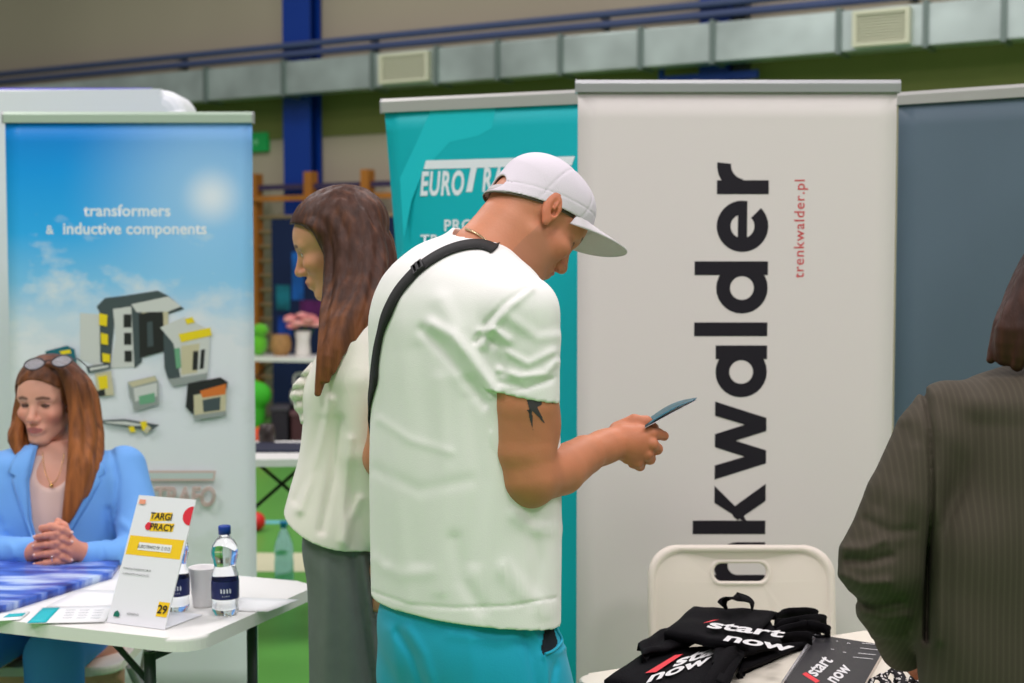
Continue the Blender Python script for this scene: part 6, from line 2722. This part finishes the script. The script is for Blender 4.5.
for rows in ([(446, 0, 88), (454, 0, 97), (464, 0, 104), (473, 0, 106), (477, 0, 99), (480, 0, 102), (490, 0, 96), (505, 0, 88), (520, 0, 79), (535, 0, 70), (546, 0, 62)],
             [(446, 1, 25), (454, 1, 18), (464, 1, 12), (472, 1, 9), (476, 1, 17), (480, 1, 13), (490, 1, 16), (505, 1, 21), (520, 1, 26), (535, 1, 32), (546, 1, 37)]):
    G = []
    for y_, left, xo in rows:
        xi = np.interp(y_, [430, 450, 480, 520, 545, 570], [44, 36, 29, 30, 36, 47]) - 1.2 if left else np.interp(y_, [430, 450, 480, 520, 545, 570], [64, 74, 72, 66, 60, 50]) + 1.2
        row = []
        for j in range(6):
            x = xi + (xo - xi) * j / 5
            loc, nor = hit(b_tree, x, y_)
            if loc is None or loc.y > SY + 0.06:
                loc, nor, _i, _d = b_tree.find_nearest(P(x, y_, SY - 0.06))
            row.append(loc + Vector((0, -1, 0.15)) * (0.005 + 0.004 * math.sin(math.pi * j / 5)))
        G.append(row if left else row)
    m = MB()
    m.sheet(G, 0.003)
    m.build('lapel', M_blazer, blz, ws=True)
m = MB()
m.ball(P(57, 585, SY - 0.07), (0.009, 0.004, 0.009), 12, 6)
m.build('blazer_button', mat('blue_button', (60, 110, 190), rough=0.3), blz, ws=True)
# trousers and shoes under the table
S = Sculpt((-1.65, 3.38, 0.05), (-0.85, 4.30, 0.72), 0.008)
for q in (-1, 1):
    x = scx.x + q * 0.095
    S.chain([(x, SY + 0.14, 0.545), (x + q * 0.02, SY - 0.30, 0.54), (x + q * 0.02, SY - 0.29, 0.14)], [0.095, 0.075, 0.07], 0.03)
cloth('trousers', [S.mesh()], mat('blue_trousers', (70, 134, 236), rough=0.75), seated)
for q in (-1, 1):
    x = scx.x + q * 0.115
    S = Sculpt((x - 0.12, SY - 0.62, -0.02), (x + 0.12, SY - 0.15, 0.16), 0.006)
    shoe(S, (x, SY - 0.28), (0, -1), 0.25)
    S.cut(lambda X, Y, Z: 0.0 - Z + 0 * X + 0 * Y)
    cloth('shoe', [S.mesh()], mat('dark_leather', (40, 36, 34)), seated)
# necklace
s_tree = tree_of([s_chest, s_head])
P3 = []
for x, y_ in ((43, 452), (44, 464), (47, 476), (52, 484), (58, 478), (62, 466), (64, 454)):
    loc, nor = hit(s_tree, x, y_)
    if loc is not None:
        P3.append(loc + nor * 0.004)
m = MB()
m.tube(smooth_path(P3, 6), 0.0008, 6)
m.build('necklace', mat('gold', (220, 180, 110), rough=0.25, metal=1.0), seated, ws=True)
m = MB()
m.ball(P3[3] + Vector((0, -0.003, -0.004)), 0.0055, 12, 8)
m.build('pendant', mat('gold', (220, 180, 110)), seated, ws=True)

# hair: long, parted, falling over the right of her chest
S = Sculpt((P(-6, 440, SY).x, SY - 0.14, P(50, 540, SY).z), (P(118, 440, SY).x, SY + 0.28, P(50, 345, SY).z), 0.003)
S.ell(hs_.w(-0.010, 0, 0.044), (0.108, 0.090, 0.092), hs_.A, 0.0)
X, Y, Z = S._pts((slice(None),) * 3)
O2 = hs_.O
px_, py_, pz_ = X - O2.x, Y - O2.y, Z - O2.z
f = (px_ * hs_.F.x + py_ * hs_.F.y + pz_ * hs_.F.z) / hs_.s
r = (px_ * hs_.R.x + py_ * hs_.R.y + pz_ * hs_.R.z) / hs_.s
u = (px_ * hs_.U.x + py_ * hs_.U.y + pz_ * hs_.U.z) / hs_.s
face = np.minimum(np.minimum(f - 0.02, 0.085 - u - 6.0 * r * r), 0.066 - np.abs(r))
S.d = np.maximum(S.d, face).astype(np.float32)


def LS(*a, Y0=SY):
    return [P(x, y_, Y0 + dy) for x, y_, dy in a]


items = [
    # her right side (image left)
    (LS((42, 364, 0.02), (30, 373, 0.01), (23, 392, 0.02), (21, 415, 0.03), (17, 438, 0.02), (22, 460, 0.0)), [0.011, 0.012, 0.011, 0.013, 0.018, 0.006]),
    (LS((40, 362, 0.06), (28, 376, 0.06), (23, 400, 0.07), (19, 422, 0.06), (15, 440, 0.03), (24, 460, 0.0)), [0.015, 0.018, 0.018, 0.02, 0.020, 0.006]),
    (LS((26, 430, 0.06), (26, 450, 0.03), (30, 466, 0.0)), [0.025, 0.02, 0.006]),
    # her left side (image right): the long mass
    (LS((46, 364, 0.02), (60, 368, 0.0), (70, 384, 0.0), (75, 405, 0.0), (77, 430, -0.01), (76, 460, -0.04), (72, 490, -0.06), (64, 519, -0.07)), [0.012, 0.015, 0.016, 0.018, 0.022, 0.022, 0.018, 0.006]),
    (LS((50, 361, 0.05), (68, 368, 0.04), (80, 386, 0.03), (85, 410, 0.03), (87, 436, 0.01), (85, 465, -0.03), (78, 495, -0.055), (68, 522, -0.07)), [0.015, 0.02, 0.022, 0.024, 0.026, 0.024, 0.018, 0.006]),
    (LS((54, 361, 0.09), (74, 370, 0.09), (88, 392, 0.08), (93, 420, 0.07), (95, 445, 0.04), (92, 470, -0.01), (84, 496, -0.045)), [0.018, 0.022, 0.024, 0.026, 0.026, 0.022, 0.006]),
    (LS((58, 364, 0.14), (76, 376, 0.15), (86, 400, 0.15), (90, 430, 0.14), (90, 460, 0.12)), [0.02, 0.028, 0.03, 0.032, 0.02]),
    (LS((46, 362, 0.16), (50, 380, 0.19), (50, 410, 0.19), (50, 450, 0.17)), [0.03, 0.04, 0.045, 0.03]),
    (LS((34, 374, 0.14), (30, 395, 0.15), (26, 425, 0.14), (26, 450, 0.12)), [0.02, 0.022, 0.026, 0.02]),
]
locks(S, items, 0.72, 0.0055, 10, 17)
S.warp(lambda p: 0.0012 * noise3(p * np.array((1, 1, 0.12), np.float32), 150, 15))
cloth('hair', [S.mesh(hair_col((84, 50, 33), (144, 86, 44), 1.00, 1.28))], M_hair, seated)

# eyeglasses pushed up on her hair
gl = empty('eyeglasses', P(48, 364, SY), 0, 'eyeglasses pushed up on the hair of the seated woman', 'eyeglasses')
m_rim = mat('dark_rim', (48, 42, 48), rough=0.3)
m_lens = mat('lens_glass', (226, 232, 240), rough=0.05, trans=0.75, ior=1.3, spec=0.8)
gx = (P(62, 361, SY) - P(35, 363.5, SY)).normalized()
gy = Vector((0, 0.62, 0.78))
cts = []
for x, y_ in ((34.5, 364), (62, 361)):
    c = P(x, y_, SY - 0.035)
    Mg = frame_M(c, gx, gy)
    ring_ = [Mg @ Vector((0.0262 * math.cos(t) * (1 + 0.06 * math.cos(2 * t)), 0.019 * math.sin(t), 0)) for t in [2 * math.pi * i / 28 for i in range(28)]]
    m = MB()
    m.tube(ring_, 0.0023, 6, closed=True)
    m.build('rim', m_rim, gl, ws=True)
    m = MB()
    m._faces([Mg @ Vector((0.0255 * math.cos(t), 0.0184 * math.sin(t), 0.0006)) for t in [2 * math.pi * i / 28 for i in range(28)]] + [Mg @ Vector((0.0255 * math.cos(t), 0.0184 * math.sin(t), -0.0006)) for t in [2 * math.pi * i / 28 for i in range(28)]],
             [tuple(range(28)), tuple(range(28, 56))] + [(i, (i + 1) % 28, 28 + (i + 1) % 28, 28 + i) for i in range(28)])
    m.build('lens', m_lens, gl, ws=True)
    cts.append(c)
m = MB()
mid = (cts[0] + cts[1]) / 2
m.tube(smooth_path([cts[0] + gx * 0.026, mid + Vector((0, -0.002, 0.006)), cts[1] - gx * 0.026], 5), 0.0015, 6)
m.build('bridge', m_rim, gl, ws=True)
for c, q in ((cts[0], -1), (cts[1], 1)):
    m = MB()
    m.tube(smooth_path([c + gx * (0.027 * q), c + gx * (0.034 * q) + Vector((0, 0.03, 0.0)), c + gx * (0.040 * q) + Vector((0, 0.10, -0.028))], 5), 0.0015, 6)
    m.build('temple', m_rim, gl, ws=True)

# =========================================================== the woman in the dark jacket, seen from behind
JY = 2.37
JPHI = math.atan2(-RV.y, -RV.x)          # she faces the table
jF = Vector((math.cos(JPHI), math.sin(JPHI), 0))
jR = Vector((math.sin(JPHI), -math.cos(JPHI), 0))
jc = P(1048, 500, JY)
jang = math.atan2(jR.y, jR.x)


def jrow(py, hw, ry, dx=0.0):
    p = P(1048 + dx, py, JY)
    return (p.z, p.x, p.y, hw, ry)


jh = Head(P(1088, 264, JY + 0.03), JPHI, math.radians(14), 0.97, female=True)
S = Sculpt((jh.O.x - 0.16, jh.O.y - 0.18, jh.O.z - 0.25), (jh.O.x + 0.18, jh.O.y + 0.18, jh.O.z + 0.16), 0.004)
jh.build(S)
S.chain([jh.w(-0.02, 0, -0.02), jh.w(-0.02, 0, -0.08), jh.w(-0.03, 0, -0.2)], [0.05, 0.048, 0.06], 0.025)
j_head = S.mesh(jh.color((208, 152, 124), (170, 92, 90), (70, 46, 36)))
S = Sculpt((jc.x - 0.45, JY - 0.40, 0.0), (jc.x + 0.45, JY + 0.55, 1.36), 0.010)
S.loft([jrow(372, 0.06, 0.05, 6), jrow(392, 0.15, 0.08), jrow(430, 0.165, 0.095), jrow(560, 0.145, 0.085), jrow(680, 0.16, 0.10)], jang, 0.0)
for q in (-1, 1):
    b = Vector((jc.x, jc.y, 0)) + jR * (q * 0.085)
    S.chain([b + Vector((0, 0, 0.82)), b + jF * 0.01 + Vector((0, 0, 0.46)), b - jF * 0.03 + Vector((0, 0, 0.09)), b + jF * 0.08 + Vector((0, 0, 0.05))], [0.08, 0.055, 0.04, 0.036], 0.03)
e2 = Vector((jc.x, jc.y, 0)) + jR * 0.24
S.chain([e2 + Vector((0, 0, 1.25)) - jR * 0.07, e2 + Vector((0, 0, 1.0)), e2 + jF * 0.22 - jR * 0.08 + Vector((0, 0, 0.93))], [0.045, 0.04, 0.026], 0.02)
for i in range(4):
    hh0 = e2 + jF * 0.26 - jR * 0.09 + Vector((0, 0, 0.95 - 0.014 * i))
    S.chain([hh0 - jF * 0.02, hh0 + jF * 0.03, hh0 + jF * 0.045 - jR * 0.02], [0.011, 0.0095, 0.008], 0.004)
S.cut(lambda X, Y, Z: 0.0 - Z + 0 * X + 0 * Y)
j_trunk = S.mesh(arm_col((208, 152, 124)))
# left hand reaching over the table
jw = P(897, 645, 2.47)
S = Sculpt((jw.x - 0.10, 2.36, 0.742), (jw.x + 0.22, 2.78, jw.z + 0.08), 0.0026)
hd = P(915, 657, 2.56)
S.chain([P(888, 600, 2.40), jw, hd], [0.032, 0.026, 0.026], 0.02)
fing = [((916, 650), (924, 652), (929, 657)), ((915, 656), (924, 659), (928, 665)), ((912, 661), (920, 666), (923, 671)), ((908, 664), (914, 671), (917, 676))]
for i, (a_, b_, c_) in enumerate(fing):
    finger(S, [P(a_[0], a_[1], 2.57), P(b_[0], b_[1], 2.61), P(c_[0], c_[1], 2.62)], [0.0105, 0.0092, 0.0078], 0.003)
finger(S, [hd + Vector((0.0, -0.01, 0.01)), P(922, 645, 2.565), P(931, 647, 2.60)], [0.013, 0.0105, 0.0085], 0.006)
S.cut(lambda X, Y, Z: TOP + 0.004 - Z + 0 * X + 0 * Y)
j_hand = S.mesh(arm_col((200, 130, 92)))
jw_o = person_root([j_head, j_trunk, j_hand], (jc.x, jc.y, 0), 'woman seen from behind in a dark pinstriped jacket beside the tote bags')

S = Sculpt((P(825, 500, JY).x, JY - 0.33, 0.62), (jc.x + 0.34, JY + 0.33, P(1000, 345, JY).z), 0.0042)
S.loft([jrow(350, 0.06, 0.055, 10), jrow(364, 0.075, 0.065, 8), jrow(376, 0.14, 0.085, 2), jrow(390, 0.178, 0.10), jrow(420, 0.190, 0.115), jrow(480, 0.204, 0.125, -2), jrow(520, 0.224, 0.13, -7), jrow(580, 0.230, 0.13, -8), jrow(680, 0.228, 0.135, -6), jrow(780, 0.2, 0.14)], jang, 0.0, pw=2.5)
S.chain([P(948, 418, JY - 0.03), P(936, 440, JY - 0.04), P(905, 500, JY - 0.06), P(882, 560, JY - 0.06)], [0.062, 0.067, 0.064, 0.066], 0.02)
S.chain([P(882, 562, JY - 0.06), P(892, 605, JY), P(903, 648, JY + 0.10)], [0.066, 0.058, 0.040], 0.02)
S.chain([e2 + Vector((0, 0, 1.25)) - jR * 0.07, e2 + Vector((0, 0, 1.0)), e2 + jF * 0.18 - jR * 0.06 + Vector((0, 0, 0.94))], [0.066, 0.066, 0.045], 0.025)
ycj = lambda p: p[:, 1] - (JY + 0.10)
S.warp(folds([([(924, 392), (931, 430), (932, 490), (928, 560), (927, 640)], 3.2, -0.011),
              ([(936, 395), (941, 440), (940, 520), (937, 640)], 5.5, 0.004),
              ([(848, 560), (868, 562), (890, 556)], 4.5, -0.008), ([(845, 548), (866, 548), (884, 540)], 5, 0.007), ([(842, 575), (862, 584), (888, 582)], 5.5, 0.008), ([(852, 598), (872, 604), (900, 600)], 4.5, -0.008), ([(862, 614), (884, 620), (905, 616)], 5, 0.007),
              ([(866, 520), (890, 532), (912, 530)], 5, -0.004), ([(905, 430), (895, 470), (880, 505)], 7, -0.004), ([(915, 450), (910, 500), (900, 540)], 6, 0.004), ([(876, 640), (892, 640), (908, 632)], 3, -0.004)], ycj))
S.warp(lambda p: 0.0013 * noise3(p, 22, 51))
S.cut(lambda X, Y, Z: np.where(X < P(925, 660, JY).x, TOP + 0.045, 0.64) - Z + 0 * Y)
M_jkt = mat('pinstripe_wool', (82, 76, 62), rough=0.85)
nt = M_jkt.node_tree
tc = nt.nodes.new('ShaderNodeTexCoord')
wv = nt.nodes.new('ShaderNodeTexWave')
wv.wave_type = 'BANDS'
wv.bands_direction = 'X'
wv.inputs['Scale'].default_value = 34
wv.inputs['Distortion'].default_value = 0.4
wv.inputs['Detail Scale'].default_value = 3
nt.links.new(tc.outputs['Object'], wv.inputs['Vector'])
cr = nt.nodes.new('ShaderNodeValToRGB')
cr.color_ramp.elements[0].position = 0.0
cr.color_ramp.elements[0].color = lin((66, 60, 49))
cr.color_ramp.elements[1].position = 1.0
cr.color_ramp.elements[1].color = lin((74, 68, 56))
e = cr.color_ramp.elements.new(0.8)
e.color = lin((69, 63, 51))
nt.links.new(wv.outputs['Fac'], cr.inputs[0])
nt.links.new(cr.outputs[0], nt.nodes['Principled BSDF'].inputs['Base Color'])
cloth('jacket', [S.mesh()], M_jkt, jw_o)
S = Sculpt((jc.x - 0.35, JY - 0.35, 0.02), (jc.x + 0.35, JY + 0.35, 0.90), 0.009)
S.loft([jrow(640, 0.165, 0.11), jrow(700, 0.175, 0.12), jrow(760, 0.18, 0.125)], jang, 0.0)
for q in (-1, 1):
    b = Vector((jc.x, jc.y, 0)) + jR * (q * 0.085)
    S.chain([b + Vector((0, 0, 0.70)), b + jF * 0.01 + Vector((0, 0, 0.46)), b - jF * 0.03 + Vector((0, 0, 0.10))], [0.095, 0.08, 0.07], 0.03)
cloth('trousers', [S.mesh()], mat('dark_trousers', (58, 54, 48), rough=0.85), jw_o)
for q in (-1, 1):
    b = Vector((jc.x, jc.y, 0)) + jR * (q * 0.085) - jF * 0.07
    S = Sculpt((b.x - 0.3, b.y - 0.3, -0.02), (b.x + 0.3, b.y + 0.3, 0.16), 0.007)
    shoe(S, b, jF, 0.25)
    S.cut(lambda X, Y, Z: 0.0 - Z + 0 * X + 0 * Y)
    cloth('shoe', [S.mesh()], mat('dark_leather', (40, 36, 34)), jw_o)
S = Sculpt((P(970, 260, JY).x, JY - 0.18, P(1000, 372, JY).z), (jh.O.x + 0.18, JY + 0.22, jh.O.z + 0.17), 0.0034)
S.ell(jh.w(-0.012, 0, 0.044), (0.108, 0.092, 0.094), jh.A, 0.0)
X, Y, Z = S._pts((slice(None),) * 3)
px_, py_, pz_ = X - jh.O.x, Y - jh.O.y, Z - jh.O.z
f = (px_ * jh.F.x + py_ * jh.F.y + pz_ * jh.F.z)
u = (px_ * jh.U.x + py_ * jh.U.y + pz_ * jh.U.z)
S.d = np.maximum(S.d, np.minimum(f - 0.03, 0.07 - u)).astype(np.float32)


def LJ(*a):
    return [P(x, y_, JY - 0.04 + dy) for x, y_, dy in a]


items = []
for i in range(9):
    t = i / 8
    xt, xe = 1044 + 70 * t, 1002 + 146 * t
    ym = 250 + 12 * math.sin(3 * t)
    dy = -0.03 * math.sin(math.pi * t)
    items.append((LJ((xt + 4, 205, 0.03), (xt - 3 + 4 * t, 240, 0.0 + dy), ((xt + xe) / 2 + 2, 290, -0.02 + dy), (xe + 6, 330, -0.03 + dy), (xe + 1 - 4 * (i % 2), 360 + 5 * ((i * 7) % 3), -0.03 + dy)), [0.012, 0.018, 0.02, 0.021, 0.011]))
items.append((LJ((1050, 212, 0.06), (1034, 250, 0.05), (1020, 290, 0.03), (1005, 325, 0.0), (990, 360, -0.01)), [0.012, 0.017, 0.018, 0.018, 0.007]))
items.append((LJ((1080, 220, 0.0), (1080, 280, 0.0), (1075, 340, 0.01)), [0.04, 0.05, 0.05]))
locks(S, items, 0.72, 0.006, 8, 27)
S.warp(lambda p: 0.0012 * noise3(p * np.array((1, 1, 0.12), np.float32), 150, 25))
cloth('hair', [S.mesh(hair_col((46, 27, 21), (64, 36, 26), 1.36, 1.65))], M_hair, jw_o)
